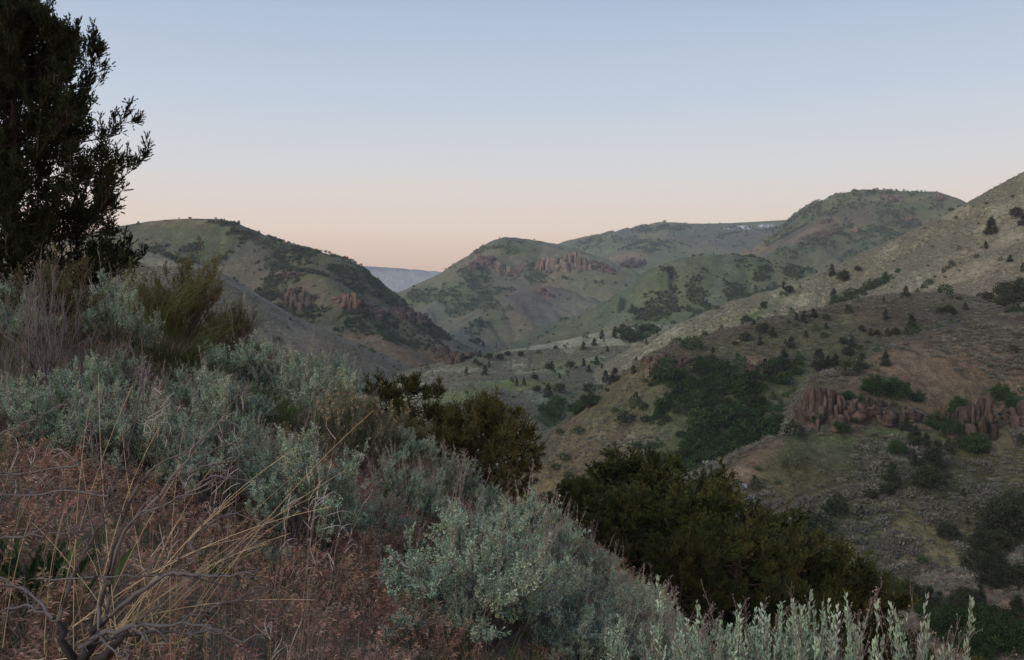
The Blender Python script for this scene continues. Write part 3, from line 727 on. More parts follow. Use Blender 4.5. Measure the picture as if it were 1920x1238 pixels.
def cone_shape(H, R, p=.8, low=.08):
    def f(n):
        t = low + (1 - low) * rng.uniform(0, 1, n) ** 1.25
        a = rng.uniform(0, 6.283, n); r = R * (1 - t) ** p * np.minimum(1, t / .18 + .45) * np.sqrt(rng.uniform(.25, 1, n)) * (1 + .25 * np.sin(3 * a + 9 * t))
        return np.stack([r * np.cos(a), r * np.sin(a), t * H], -1)
    return f
def ball_shape(H, R, low=.12):
    def f(n):
        d = rdir(n); d[:, 2] = np.abs(d[:, 2]) ** .9 * np.where(rng.uniform(0, 1, n) < .8, 1, -.3)
        d = d * rng.uniform(.6, 1, (n, 1)) * (1 + .2 * np.sin(4 * d[:, :1] * 3 + 2 * d[:, 1:2]))
        return np.stack([d[:, 0] * R, d[:, 1] * R, H * (low + .30) + d[:, 2] * H * (.62 - low)], -1)
    return f

def grass_tuft(n, H, spread, droop, w, cols, seed_c=None, seeds=0, seed_l=.022, seed_w=.004, wind=(.1, 0)):
    g = Geo()
    a = rng.uniform(0, 6.283, n); r = spread * np.sqrt(rng.uniform(0, 1, n))
    b = np.stack([r * np.cos(a), r * np.sin(a), np.full(n, -.01)], -1)
    h = H * rng.uniform(.45, 1.05, n)
    o = np.stack([np.cos(a), np.sin(a), a * 0], -1) * rng.uniform(.3, 1.2, (n, 1)) + np.array([wind[0], wind[1], 0]) * rng.uniform(.3, 1.6, (n, 1))
    e = b + UPV * (h * (1 - .35 * droop))[:, None] + o * (h * droop)[:, None]
    p = bez(b, b + UPV * (h * .7)[:, None] + o * (h * droop * .15)[:, None], e, 5)
    c = np.asarray(cols)[rng.integers(0, len(cols), n)] * rng.uniform(.7, 1.3, (n, 1))
    g.strips(p, w * rng.uniform(.7, 1.3, n), c)
    if seeds:
        i = np.repeat(np.arange(n), seeds); m = len(i)
        pb, pd = at_path(p, i, rng.uniform(.62, 1, m))
        d = unit(pd * .5 + o[i] * .5 + rdir(m) * .45 - UPV * .45)
        sc = np.asarray(seed_c)[rng.integers(0, len(seed_c), n)][i] * rng.uniform(.7, 1.3, (m, 1))
        g.leaves(pb + rdir(m) * .008, d, seed_l * rng.uniform(.6, 1.3, m), seed_w, sc)
    return g

# ------------------------------------------------------------------ things made of parts, and copies of them
def plant(name, parts, loc, rz=0, scale=1.0, label=None, cat=None, group=None, names=None):
    o = bpy.data.objects.new(name, None); COL.objects.link(o)
    o.empty_display_size = .1
    o.location = loc; o.rotation_euler = (0, 0, rz)
    o.scale = scale if hasattr(scale, '__len__') else (scale,) * 3
    if label: o['label'] = label
    if cat: o['category'] = cat
    if group: o['group'] = group
    for k, me in parts.items():
        c = bpy.data.objects.new(k, me); COL.objects.link(c); c.parent = o
    return o

def near_z(x, y):
    return float(foreground_height(np.array([float(x)]), np.array([float(y)]))[0])

def near_hit(px, py, ymin=1.2, ymax=42):
    """where the sight line through this photo position meets the near hillside"""
    Y = np.geomspace(ymin, ymax, 1500)
    X = (px - 960) / F * Y
    z = foreground_height(X, Y)
    ray = (619 - py) / F * Y
    k = np.nonzero(z >= ray)[0]
    k = k[0] if len(k) else len(Y) - 1
    return np.array([X[k], Y[k], z[k]])

def scatter(name, pts, scale, tint, sources, label=None, tilt=.12):
    """plants nobody could count, as one object: points that carry instanced copies"""
    n = len(pts)
    me = bpy.data.meshes.new(name)
    me.vertices.add(n); me.vertices.foreach_set('co', np.asarray(pts, np.float32).ravel())
    def attr(nm, typ, val, key='value'):
        a = me.attributes.new(nm, typ, 'POINT'); a.data.foreach_set(key, np.ascontiguousarray(val).ravel())
    attr('size', 'FLOAT', np.asarray(scale, np.float32))
    rot = np.stack([rng.normal(size=n) * tilt, rng.normal(size=n) * tilt, rng.uniform(0, 6.283, n)], -1).astype(np.float32)
    attr('turn', 'FLOAT_VECTOR', rot, 'vector')
    attr('pick', 'INT', rng.integers(0, len(sources), n).astype(np.int32))
    attr('own_tint', 'FLOAT_COLOR', np.concatenate([np.asarray(tint, np.float32), np.ones((n, 1), np.float32)], 1), 'color')
    o = add_obj(name, me, kind='stuff')
    coll = bpy.data.collections.new(name + '_kinds')
    for k, s in enumerate(sources):
        so = bpy.data.objects.new('%s_kind_%02d' % (name, k), s); coll.objects.link(so)
    ng = bpy.data.node_groups.new(name, 'GeometryNodeTree')
    ng.interface.new_socket('Geometry', in_out='INPUT', socket_type='NodeSocketGeometry')
    ng.interface.new_socket('Geometry', in_out='OUTPUT', socket_type='NodeSocketGeometry')
    N, L = ng.nodes, ng.links
    gi, go = N.new('NodeGroupInput'), N.new('NodeGroupOutput')
    m2p = N.new('GeometryNodeMeshToPoints'); iop = N.new('GeometryNodeInstanceOnPoints'); ci = N.new('GeometryNodeCollectionInfo')
    ci.inputs['Collection'].default_value = coll; ci.inputs['Separate Children'].default_value = True; ci.inputs['Reset Children'].default_value = True
    def named(nm, typ):
        a = N.new('GeometryNodeInputNamedAttribute'); a.data_type = typ; a.inputs['Name'].default_value = nm; return a.outputs[0]
    L.new(gi.outputs[0], m2p.inputs['Mesh']); L.new(m2p.outputs[0], iop.inputs['Points'])
    L.new(ci.outputs[0], iop.inputs['Instance']); iop.inputs['Pick Instance'].default_value = True
    L.new(named('pick', 'INT'), iop.inputs['Instance Index']); L.new(named('turn', 'FLOAT_VECTOR'), iop.inputs['Rotation']); L.new(named('size', 'FLOAT'), iop.inputs['Scale'])
    L.new(iop.outputs[0], go.inputs[0])
    md = o.modifiers.new('plants', 'NODES'); md.node_group = ng
    return o
# ------------------------------------------------------------------ plants of the far slopes
def blob_mesh(name, n, R, H, leaf, col, shape='ball', var=.25):
    g = Geo()
    c = (ball_shape(H, R) if shape == 'ball' else cone_shape(H, R))(n)
    g.leaves(c, unit(unit(c - np.array([0, 0, H * .3])) * .5 + rdir(n) * .9 + UPV * .2), leaf * rng.uniform(.6, 1.4, n), leaf * .6, np.asarray(col) * (1 + var * rng.normal(size=(n, 1))).clip(.4, 1.8))
    return g.mesh(name, M_COVER)
one = np.array([1.0, 1, 1])
SAGE_DOT = [blob_mesh('sage_dot', 90, .5, .55, .20, one, var=.15) for _ in range(4)]
BRUSH_DOT = [blob_mesh('brush_dot', 90, .5, .9, .26, one, 'ball' if k < 3 else 'cone') for k in range(5)]

THICK_DOT = [blob_mesh('thicket_dot', 420, .5, .9, .10, one, 'ball' if k < 3 else 'cone', .35) for k in range(4)]

def slope_points(n, ymin, ymax, umin=-.76, umax=.76):
    """random spots on the far land, evenly by area"""
    Y = np.sqrt(rng.uniform(ymin ** 2, ymax ** 2, n)); U = rng.uniform(umin, umax, n); X = U * Y
    z = grid_sample(GZ, X, Y)
    vis = (z / Y) > grid_sample(CUM, X, Y) - .006
    i, j = grid_ij(X, Y)
    who = GWHO[np.clip(np.rint(i), 0, NY - 1).astype(int), np.clip(np.rint(j), 0, NU - 1).astype(int)]
    ok = vis & (who != 99) & (who != 0)
    return X[ok], Y[ok], z[ok], who[ok]

# sagebrush dotting every nearer slope
X, Y, z, who = slope_points(1080000, 60, 470)
sg = grid_sample(MASK['sage'], X, Y); so = grid_sample(MASK['soil'], X, Y); gr = grid_sample(MASK['green'], X, Y) + grid_sample(MASK['lime'], X, Y)
br = grid_sample(MASK['brush'], X, Y) + grid_sample(MASK['thicket'], X, Y); stw = grid_sample(MASK['straw'], X, Y)
dens = np.full(X.shape, .34); dens[np.isin(who, [WHO['knoll'], WHO['knoll_shoulder']])] = .45; dens[who == WHO['right_slope']] = .5; dens[who == WHO['low_ridge']] = .42; dens[who == WHO['cliff_ridge']] = .18; dens[who == WHO['dark_slope']] = .3
patchy = fbm(X / 16, Y / 16, 3, 700)
dens = dens * sstep(.28, .6, patchy) * 1.6 + sg * .5
dens = dens * (1 - .75 * np.clip(so, 0, 1)) * (1 - .75 * np.clip(gr, 0, 1)) * (1 - .9 * np.clip(br, 0, 1)) * (1 - .5 * np.clip(stw, 0, 1))
dens = dens * np.where(who == WHO['dark_slope'], .7, 1)
keep = rng.uniform(0, 1, len(X)) < dens
X, Y, z, who = X[keep], Y[keep], z[keep], who[keep]
n = len(X)
sc = rng.lognormal(-.12, .38, n) * np.where(Y > 300, .74, .92) * .68 * np.where(np.isin(who, [WHO['low_ridge'], WHO['cliff_ridge']]), 1.45, 1)
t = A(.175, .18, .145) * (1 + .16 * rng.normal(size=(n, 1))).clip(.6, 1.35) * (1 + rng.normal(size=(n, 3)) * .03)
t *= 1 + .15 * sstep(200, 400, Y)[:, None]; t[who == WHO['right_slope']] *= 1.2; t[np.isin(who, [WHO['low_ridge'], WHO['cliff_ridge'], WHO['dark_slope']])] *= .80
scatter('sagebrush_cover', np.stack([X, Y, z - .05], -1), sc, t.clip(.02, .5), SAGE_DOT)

# dark brush, aspen and mountain mahogany in the patches and gullies
def brush_cover(name, ymin, ymax, n_try, size, col, keys, jitter=.3, src=None):
    X, Y, z, who = slope_points(n_try, ymin, ymax)
    d = sum(grid_sample(MASK[k], X, Y) for k in keys)
    clumpy = fbm(X / (size * 6), Y / (size * 6), 3, 720)
    keep = rng.uniform(0, 1, len(X)) < np.clip(d * 1.4 - .15, 0, 1) * (sstep(.33, .60, clumpy) if name != 'ravine_thicket' else sstep(.2, .5, clumpy)) + .006 * (d < .2)
    X, Y, z, d = X[keep], Y[keep], z[keep], d[keep]
    n = len(X)
    s = size * rng.lognormal(0, jitter, n)
    tint = np.asarray(col)[rng.integers(0, len(col), n)] * (1 + .2 * rng.normal(size=(n, 1))).clip(.5, 1.6)
    print(name, n)
    scatter(name, np.stack([X, Y, z - .1 * s], -1), s, tint, src or BRUSH_DOT)
GREENS = [(.056, .078, .040), (.046, .066, .038), (.072, .094, .044), (.062, .070, .046)]
brush_cover('hillside_brush', 560, 1000, 260000, 1.75, GREENS, ['brush'])
brush_cover('mountain_brush', 1000, 2600, 420000, 2.9, [(.075, .105, .05), (.06, .085, .048), (.09, .115, .055)], ['brush', 'green'])
brush_cover('gully_brush', 270, 560, 160000, 1.5, [(.050, .085, .030), (.045, .070, .034), (.040, .055, .030)], ['brush', 'thicket'], .4, THICK_DOT)
brush_cover('ravine_thicket', 130, 330, 70000, 1.9, [(.030, .060, .019), (.028, .052, .020), (.038, .072, .022), (.024, .036, .018)], ['thicket'], .45, THICK_DOT)
# ------------------------------------------------------------------ cliffs: standing rock columns, each column a piece of its cliff
def rock_material(name):
    m, nt, N, L = new_mat(name)
    out = N.new('ShaderNodeOutputMaterial'); b = N.new('ShaderNodeBsdfPrincipled'); b.inputs['Roughness'].default_value = .95; b.inputs['Specular IOR Level'].default_value = .1
    at = N.new('ShaderNodeAttribute'); at.attribute_name = 'tint'
    tc = N.new('ShaderNodeTexCoord'); mp = N.new('ShaderNodeMapping'); mp.inputs['Scale'].default_value = (1, 1, .22)
    ns = N.new('ShaderNodeTexNoise'); ns.inputs['Scale'].default_value = 2.2; ns.inputs['Detail'].default_value = 8; ns.inputs['Roughness'].default_value = .7
    L.new(tc.outputs['Object'], mp.inputs[0]); L.new(mp.outputs[0], ns.inputs['Vector'])
    mr = N.new('ShaderNodeMapRange'); mr.inputs['From Min'].default_value = .3; mr.inputs['From Max'].default_value = .7; mr.inputs['To Min'].default_value = .3; mr.inputs['To Max'].default_value = 1.65
    L.new(ns.outputs['Fac'], mr.inputs['Value'])
    vm = N.new('ShaderNodeVectorMath'); vm.operation = 'SCALE'; L.new(at.outputs['Color'], vm.inputs[0]); L.new(mr.outputs[0], vm.inputs[3]); L.new(vm.outputs[0], b.inputs['Base Color'])
    bp = N.new('ShaderNodeBump'); bp.inputs['Strength'].default_value = 1; bp.inputs['Distance'].default_value = .5; L.new(ns.outputs['Fac'], bp.inputs['Height']); L.new(bp.outputs[0], b.inputs['Normal'])
    L.new(b.outputs[0], out.inputs['Surface'])
    return m
M_ROCK = rock_material('cliff_rock')

def column_geo(g, base, r, h, col, sides=6, rings=5, squash=1.0):
    a = np.arange(sides) / sides * 2 * math.pi + rng.uniform(0, 1)
    rr = r * rng.uniform(.55, 1.5, sides)
    V = []
    off = np.zeros(2)
    for k in range(rings):
        t = k / (rings - 1)
        taper = 1.12 - .20 * t - (rng.uniform(.0, .25) if k == rings - 1 else 0)
        off = off + rng.normal(size=2) * r * .16
        rk = rr * taper * rng.uniform(.72, 1.2, sides) * rng.uniform(.88, 1.12)
        zz = -.25 * h + 1.25 * h * t + (rng.uniform(-.10, .06, sides) * h if k == rings - 1 else rng.uniform(-.05, .05, sides) * h)
        V.append(np.stack([base[0] + off[0] + rk * np.cos(a), base[1] + off[1] + rk * np.sin(a) * squash, base[2] + zz], -1))
    top = V[-1].mean(0) + np.array([0, 0, .04 * h])
    V = np.concatenate(V + [top[None]])
    idx = np.arange(rings * sides).reshape(rings, sides)
    q = np.stack([idx[:-1], np.roll(idx[:-1], -1, 1), np.roll(idx[1:], -1, 1), idx[1:]], -1).reshape(-1, 4)
    t3 = np.stack([idx[-1], np.roll(idx[-1], -1), np.full(sides, rings * sides)], -1)
    g.add(V, np.broadcast_to(col, (len(V), 3)) * rng.uniform(.8, 1.2, (len(V), 1)), f4=q, f3=t3)

def cliff(line, per_px, col, label, names=None, pieces=True, wide=1.0, group=None, rows=3):
    """line: (column, top row, foot row); columns of rock stand along it, rooted in the slope"""
    line = np.array(line, float)
    lo, hi = (45, 6000)
    xs = np.arange(line[0, 0], line[-1, 0], per_px * .62)
    out = []
    for row in range(rows):
        for x in xs + rng.uniform(-.5, .5, len(xs)) * per_px:
            x = float(np.clip(x, line[0, 0], line[-1, 0]))
            yt, yb = np.interp(x, line[:, 0], line[:, 1]), np.interp(x, line[:, 0], line[:, 2])
            if yb - yt < 1.5: continue
            H_ = yb - yt
            if row: yb = yb + H_ * rng.uniform(-.25, .30); yt = yb - H_ * rng.uniform(.25, .6)
            else: yt = yt + H_ * (.14 + .10 * math.sin(x * .11) + rng.uniform(0, .16) + (rng.uniform(.1, .4) if rng.uniform() < .2 else 0))
            p = hit(x, yb)
            h = max(.3, (yb - yt) / F * p[1])
            r = per_px * .82 * float(np.clip(rng.lognormal(-.1, .45), .4, 2.2)) / F * p[1]
            p = p + np.array([0, (.3 if row else 1.2) * r + rng.uniform(-.6, .8) * r, -.1 * h])
            out.append((p, r, h))
    root = None
    if not out: return
    c = np.mean([o[0] for o in out], 0)
    if pieces:
        root = bpy.data.objects.new('rock_cliff', None); COL.objects.link(root); root.location = c
        for p, r, h in out:
            g = Geo(); column_geo(g, p - c, r, h, np.asarray(col) * rng.uniform(.65, 1.3) * (1 + rng.normal(size=3) * .025), int(rng.integers(4, 7)), 6)
            add_obj('rock_column', g.mesh('rock_column', M_ROCK), root)
    else:
        g = Geo()
        for p, r, h in out: column_geo(g, p - c, r, h, np.asarray(col) * rng.uniform(.65, 1.3) * (1 + rng.normal(size=3) * .025), 6, 5)
        root = add_obj('rock_cliff', g.mesh('rock_cliff', M_ROCK), loc=c)
    root['label'] = label; root['category'] = 'cliff'
    if group: root['group'] = group

BROWN, TAN, RED = A(.092, .070, .057), A(.150, .122, .095), A(.108, .086, .070)
GRP = 'rock cliffs on the canyon slopes'
cliff([(1503,770,785),(1512,728,790),(1535,706,792),(1560,715,790),(1580,738,792)], 9, BROWN, 'brown cliff buttress at the left end of the nearest rock band', pieces=True, group=GRP)
cliff([(1588,748,788),(1610,735,785),(1640,742,782),(1655,755,785),(1672,768,788)], 9, BROWN * .95, 'broken brown cliff between green bushes, middle of the nearest rock band', pieces=True, group=GRP)
cliff([(1690,768,790),(1705,762,788),(1722,768,785)], 8, BROWN * .9, 'low crumbling rock step right of the middle of the nearest rock band', pieces=True, group=GRP)
cliff([(1765,768,808),(1790,758,812),(1812,760,812),(1830,738,818),(1846,715,822),(1858,745,818)], 9, BROWN * .9, 'jagged brown cliff with one tall pinnacle at its end, beside green bushes', pieces=True, group=GRP)
cliff([(1890,762,790),(1905,748,796),(1930,745,800),(1960,750,800)], 9, BROWN * .85, 'dark brown cliff stub cut by the photo edge', pieces=True, group=GRP)
cliff([(1210,665,684),(1225,664,690),(1250,666,688),(1290,672,684)], 7, BROWN * 1.0, 'low dark rock rim at the top of the green thicket', group=GRP)
cliff([(1410,690,712),(1425,684,715),(1440,690,712)], 7, BROWN * .9, 'small dark outcrop below the bare reddish patch above the thicket', group=GRP)
cliff([(1625,689,695),(1650,672,680),(1672,658,665),(1700,644,650)], 7, TAN * .8, 'thin pale rock rib climbing the brown spur above the near cliff', group=GRP, rows=1)
cliff([(535,540,560),(548,538,580),(570,545,582),(590,552,576)], 6, RED * .9, 'small ruddy cliff at the left of the left hill, above dark brush', group=GRP)
cliff([(508,505,510),(520,502,514),(540,506,520),(570,514,519)], 6, RED * .9, 'low reddish rock band high on the left hill below the dark trees', group=GRP)
cliff([(632,556,568),(640,549,574),(655,545,577),(670,547,578),(674,556,578)], 5, A(.175, .122, .088), 'tall orange cliff in the middle of the left hill', group=GRP)
cliff([(676,560,580),(695,568,590),(715,575,598),(728,582,596)], 5, RED * .8, 'dark reddish cliff right beside the orange cliff on the left hill', group=GRP)
cliff([(744,572,590),(755,568,592),(775,575,600),(790,584,608),(806,596,612)], 5, RED * .85, 'dark red cliff under the crest at the right end of the left hill', group=GRP)
cliff([(815,650,668),(840,655,680),(870,655,676),(890,658,668)], 7, RED * .7, 'dusky reddish outcrop at the foot of the left hill by the creek', group=GRP)
cliff([(925,488,500),(935,484,512),(950,495,518),(965,505,520),(985,488,500),(995,488,498)], 4.5, TAN, 'orange brown cliff at the left of the central peak', group=GRP)
cliff([(1006,494,507),(1015,482,512),(1030,474,508),(1050,471,505),(1075,472,504),(1095,476,506),(1108,488,506)], 4.5, TAN * 1.1, 'broad pinkish cliff of the flat topped butte on the central peak', group=GRP)
cliff([(1110,485,500),(1130,494,506),(1150,503,512)], 4.5, TAN * .8, 'row of low rocks running down from the butte to the right', group=GRP)
cliff([(880,490,506),(895,482,502),(915,478,496),(925,476,490)], 4.5, RED * .9, 'shadowy rocks on the left shoulder of the central peak', group=GRP)
cliff([(1010,545,554),(1030,548,560),(1050,552,560)], 5, RED * .8, 'small reddish rocks on the top of the sage covered cone hill', group=GRP, rows=1)
cliff([(1655,372,378),(1665,365,377),(1680,366,378),(1690,370,378)], 4, TAN, 'pale rocks just under the crest of the far right peak', group=GRP)
cliff([(1753,364,370),(1762,360,376),(1775,368,378)], 4, TAN * .9, 'blocky rimrock at the right end of the far right peak crest', group=GRP)
cliff([(1535,415,420),(1545,409,420),(1560,407,414)], 4, TAN * .9, 'pale rock step in the middle left of the far right peak', group=GRP)
cliff([(1500,448,452),(1515,438,450),(1540,436,446),(1570,428,436)], 4, RED, 'rocky rib running down the far right peak among dark trees', group=GRP)
cliff([(1596,432,436),(1603,424,438),(1611,430,437)], 4, TAN * 1.1, 'lone tan crag in the trees of the far right peak', group=GRP)
cliff([(1680,412,416),(1695,407,416),(1715,408,414)], 4, TAN * .9, 'tan ledge on the right flank of the far right peak', group=GRP)
cliff([(1165,490,498),(1185,484,500),(1210,486,498)], 5, RED * .9, 'faint reddish rocks in the hazy hollow behind the butte', group=GRP)

# ------------------------------------------------------------------ junipers and bushes one can tell apart on the middle slopes
JUN = [leaf_cloud(56, 60, .21, cone_shape(3.6, 1.35, .75), (.036, .048, .026), leaf=(.20, .11), H=3.6) for _ in range(2)] + \
      [leaf_cloud(60, 60, .22, ball_shape(3.4, 1.55), (.040, .050, .026), leaf=(.20, .11), H=3.4) for _ in range(2)] + [leaf_cloud(56, 60, .20, cone_shape(4.4, 1.2, .6), (.032, .045, .026), leaf=(.20, .11), H=4.2)]
GRN = [leaf_cloud(56, 60, .22, ball_shape(2.6, 1.6, .02), (.032, .064, .020), leaf=(.19, .13), H=2.6) for _ in range(2)]
OLV = [leaf_cloud(46, 40, .28, ball_shape(2.6, 1.6, .02), (.085, .105, .060), leaf=(.15, .09), H=2.6)]
HJ = dict(j=(JUN, [3.6, 3.6, 3.3, 3.3, 4.4]), g=(GRN, [2.6, 2.6]), o=(OLV, [2.6]))
Z4 = lambda x, y, h: (600 + x / 2.58, 380 + (y + h / 2) / 2.58, h / 2.58)
Z6 = lambda x, y, h: (1240 + x / 2.579, 300 + (y + h / 2) / 2.579, h / 2.579)
Z7 = lambda x, y, h: (1240 + x / 2.59, 760 + (y + h / 2) / 2.59, h / 2.59)
TREES = {
 'a': ('on the creek bend behind the pale knoll', 'junipers on the pale knoll', 'j', Z4, [(763,690,30),(725,680,14),(740,675,14),(793,690,18),(852,712,16),(690,757,18)]),
 'b': ('on the far rim of the pale knoll', 'junipers on the pale knoll', 'j', Z4, [(772,740,28),(820,752,30),(866,757,30),(903,735,22),(969,743,24),(1142,712,16),(1274,700,32),(1326,688,30),(1365,648,34),(1463,607,22),(1475,665,34),(1430,640,44)]),
 'c': ('across the middle of the pale knoll', 'junipers on the pale knoll', 'j', Z4, [(753,777,24),(776,793,20),(815,793,24),(1122,797,36),(1105,800,30),(1208,793,36),(1305,808,30),(1335,768,32),(1362,794,20),(1278,783,32),(1395,722,22),(1517,825,30),(1578,690,22),(1550,640,24),(1500,640,30),(1520,660,40),(1560,620,30)]),
 'd': ('low on the front of the pale knoll', 'junipers on the pale knoll', 'j', Z4, [(710,820,28),(800,820,40),(951,874,28),(986,874,28),(1045,850,24),(1160,845,22),(1380,850,44),(1430,848,54),(1400,875,28),(1048,912,28),(1107,924,52),(1160,907,42),(1299,912,46)]),
 'e': ('in the fold below the pale knoll', 'green bushes below the pale knoll', 'g', Z4, [(1300,965,62),(1235,1004,54),(1150,980,56),(1125,1022,64),(1090,1000,40)]),
 'f': ('along the crest of the big right slope', 'junipers on the big right slope', 'j', Z6, [(823,555,46),(880,572,50),(953,532,24),(595,617,30),(615,637,36),(830,672,44),(1187,648,44)]),
 'g': ('high on the right slope', 'junipers on the big right slope', 'j', Z6, [(1598,340,64),(1714,270,48),(1750,310,44),(1572,417,28),(1685,490,28),(1748,530,36),(1577,672,44),(1700,670,116),(1742,660,96),(1670,690,60)]),
 'h': ('along the brow of the shaded right slope', 'junipers on the shaded right slope', 'j', Z6, [(738,746,36),(688,775,46),(655,770,28),(503,805,22),(450,800,22),(1077,682,22),(1341,732,26),(1390,742,38),(1414,742,26),(1474,727,28),(1088,768,38)]),
 'i': ('on the left part of the shaded right slope', 'junipers on the shaded right slope', 'j', Z6, [(485,840,46),(536,853,42),(475,883,36),(411,873,24),(362,899,20),(251,940,26),(598,887,22),(628,900,48),(695,862,26),(540,1030,54),(588,975,74)]),
 'k': ('on the shaded slope above the near cliff', 'junipers on the shaded right slope', 'j', Z6, [(1214,800,42),(1090,858,32),(1127,855,32),(965,833,30),(877,885,32),(920,905,48),(906,945,42),(1010,850,28),(1043,852,24),(800,827,26),(760,980,84),(840,990,44),(810,995,38),(965,985,64),(1085,975,54)]),
 'l': ('among the columns of the near cliff', 'green bushes in the cliffs', 'g', Z6, [(1030,1110,80),(1140,1130,86),(960,1190,50),(775,1180,60),(830,1160,40),(1240,1150,44),(1440,1210,54),(1640,1150,70),(1700,1190,60),(900,1150,36)]),
 'm': ('on the open sage slope below the cliffs', 'green bushes on the sage slope', 'g', Z7, [(1146,218,60),(1512,210,84),(1360,85,74),(1406,125,74),(1440,30,60),(1537,125,56),(870,110,50),(760,95,50)]),
 'n': ('on the open sage slope below the cliffs', 'junipers on the sage slope', 'j', Z7, [(1190,105,54),(1232,170,78),(1290,187,54),(1222,297,68),(1120,352,92),(1100,437,56),(1018,460,42),(855,466,34),(820,490,34),(1340,300,134),(1300,300,100),(1292,385,116),(1385,632,74),(1486,590,28),(1585,115,50),(1400,220,60),(1545,545,20),(1470,450,26)]),
 'o': ('standing alone at the left of the sage slope', 'olive bushes on the sage slope', 'o', Z7, [(652,270,92)]),
 'p': ('in the grove at lower right', 'junipers in the lower right grove', 'j', Z7, [(1550,680,114),(1605,700,134),(1690,620,204),(1735,560,184),(1520,780,104),(1590,820,150),(1645,830,134),(1738,850,94),(1725,1035,104),(1480,970,84),(1545,950,94),(1190,920,84),(1240,960,90),(1300,960,90),(1350,990,90),(1120,900,70),(1420,1000,100),(1060,880,60),(1000,900,60),(950,910,60)]),
 'q': ('on the valley floor at lower right', 'green bushes on the valley floor', 'g', Z7, [(1500,1080,110),(1640,1120,120),(1560,1060,90),(1690,1200,94),(1580,1215,64),(1450,1180,90),(1380,1090,90),(1420,1040,80),(1730,1140,90),(1620,1040,90),(1330,1060,80),(1500,1200,80),(1560,1150,90),(1280,1010,70)]),
}
ORD = ['first','second','third','fourth','fifth','sixth','seventh','eighth','ninth','tenth','eleventh','twelfth','thirteenth','fourteenth','fifteenth','sixteenth','seventeenth','eighteenth','nineteenth','twentieth','twenty-first','twenty-second']
KIND = dict(j=('juniper', 'juniper_tree', 'tree', 'dark green'), g=('bush', 'green_bush', 'bush', 'bright green'), o=('bush', 'olive_bush', 'bush', 'greyish olive'))
for key, (where, group, kd, conv, lst) in TREES.items():
    word, nm, cat, colour = KIND[kd]
    pos = sorted([conv(*t) for t in lst])
    biggest = max(p[2] for p in pos)
    for k, (px, py, hp) in enumerate(pos):
        p = hit(px, py)
        src, hh = HJ[kd]
        v = int(rng.integers(0, len(src)))
        s = hp / F * p[1] / hh[v] * 1.3
        wide = s * rng.uniform(.92, 1.2)
        size = 'tallest ' if hp == biggest and len(pos) > 1 else ('large ' if hp > .75 * biggest else 'small ' if hp < .45 * biggest else '')
        if len(pos) == 1: lab = '%s %s %s' % (colour, word, where)
        else: lab = '%s%s %s %s, %s from left' % (size, colour, word, where, ORD[k])
        plant(nm, src[v], p - np.array([0, 0, .03 * hh[v] * s]), rng.uniform(0, 6.28), (wide, wide, s), lab, cat, group)

# trees along the skylines of the left hill and the far plateau
SK = [leaf_cloud(16, 26, .5, ball_shape(4.2, 2.0, .2), (.040, .048, .030), leaf=(.5, .3), H=4.2) for _ in range(3)]
k = 0
for (px, py, hp) in [(336,411,4),(357,410.5,7),(407,412,6),(440,421,8),(486,436,5),(505,446,6),(518,449,7),(530,453,7),(541,457,8),(551,459,8),(560,463,7),(572,467,7),(584,470,6),(600,473,8),(609,475,8),(618,477,8),(628,481,8),(641,488,6),(660,503,7),(690,524,8),(716,541,8),(745,559,8),(770,575,9),(800,597,9),(826,620,9)]:
    p = hit(px, py + 2); s = hp / F * p[1] / 4.2 * .85
    plant('ridge_tree', SK[k % 3], p - np.array([0, 0, .2]), rng.uniform(0, 6), s, 'dark tree on the left hill skyline, %s from its summit' % (ORD[k] if k < 22 else ORD[k - 22] + ' last'), 'tree', 'trees on the left hill skyline'); k += 1
# ------------------------------------------------------------------ plants of the near hillside
SAGE, SAGE2, OLIVE = A(.36, .465, .335), A(.35, .43, .31), A(.115, .125, .045)
PALEW = A(.20, .185, .18)
V = {}
V['sage_round'] = shrub(1.0, .75, 26, 6, 9, 18, .026, .0075, SAGE, stalks=22)
V['sage_wide'] = shrub(1.25, .70, 30, 6, 9, 18, .026, .0075, SAGE2, stalks=70, stalk_l=(.14, .3))
V['sage_loose'] = shrub(1.0, .85, 24, 6, 9, 17, .027, .0075, SAGE, stalks=26, hollow=.45, low=.15, lean=(.1, 0))
V['sage_stalky'] = shrub(1.1, .70, 28, 6, 9, 16, .025, .0072, SAGE2 * .95, stalks=70, stalk_l=(.18, .38), stalk_c=(.26, .245, .22))
V['sage_main'] = shrub(1.25, .80, 44, 7, 9, 18, .022, .0068, SAGE, shoot_l=(.04, .10), stalks=60, stalk_l=(.2, .42), low=.05, hollow=.4, wood=A(.16, .14, .13))
V['bitterbrush'] = shrub(1.3, 1.05, 34, 7, 8, 15, .024, .008, OLIVE, shoot_l=(.08, .2), up=1.0, stalks=0, hollow=.35, wood=A(.085, .07, .06), leaf_up=.4, lean=(.15, 0), stem_r=.012)
V['bitterbrush_open'] = shrub(1.2, 1.2, 26, 6, 8, 14, .024, .008, OLIVE * 1.1, shoot_l=(.1, .24), up=1.2, hollow=.5, wood=A(.085, .07, .06), leaf_up=.4, low=.35)
V['rabbitbrush'] = shrub(1.1, .75, 30, 6, 9, 16, .030, .0052, A(.15, .18, .10), shoot_l=(.06, .14), up=1.0, tuft_c=A(.55, .44, .28), tuft_n=330, leaf_up=.9, stalks=0)
V['dead_brush'] = shrub(1.2, .9, 26, 7, 4, 1, .012, .003, A(.10, .09, .06), wood=A(.125, .115, .115), stem_r=.011, hollow=.2, shoot_l=(.06, .16), stalks=0)
V['wands'] = wand_sage(.62, 1.2, 46, SAGE * 1.02)
V['wands_thick'] = wand_sage(.72, 1.25, 70, SAGE * .98)
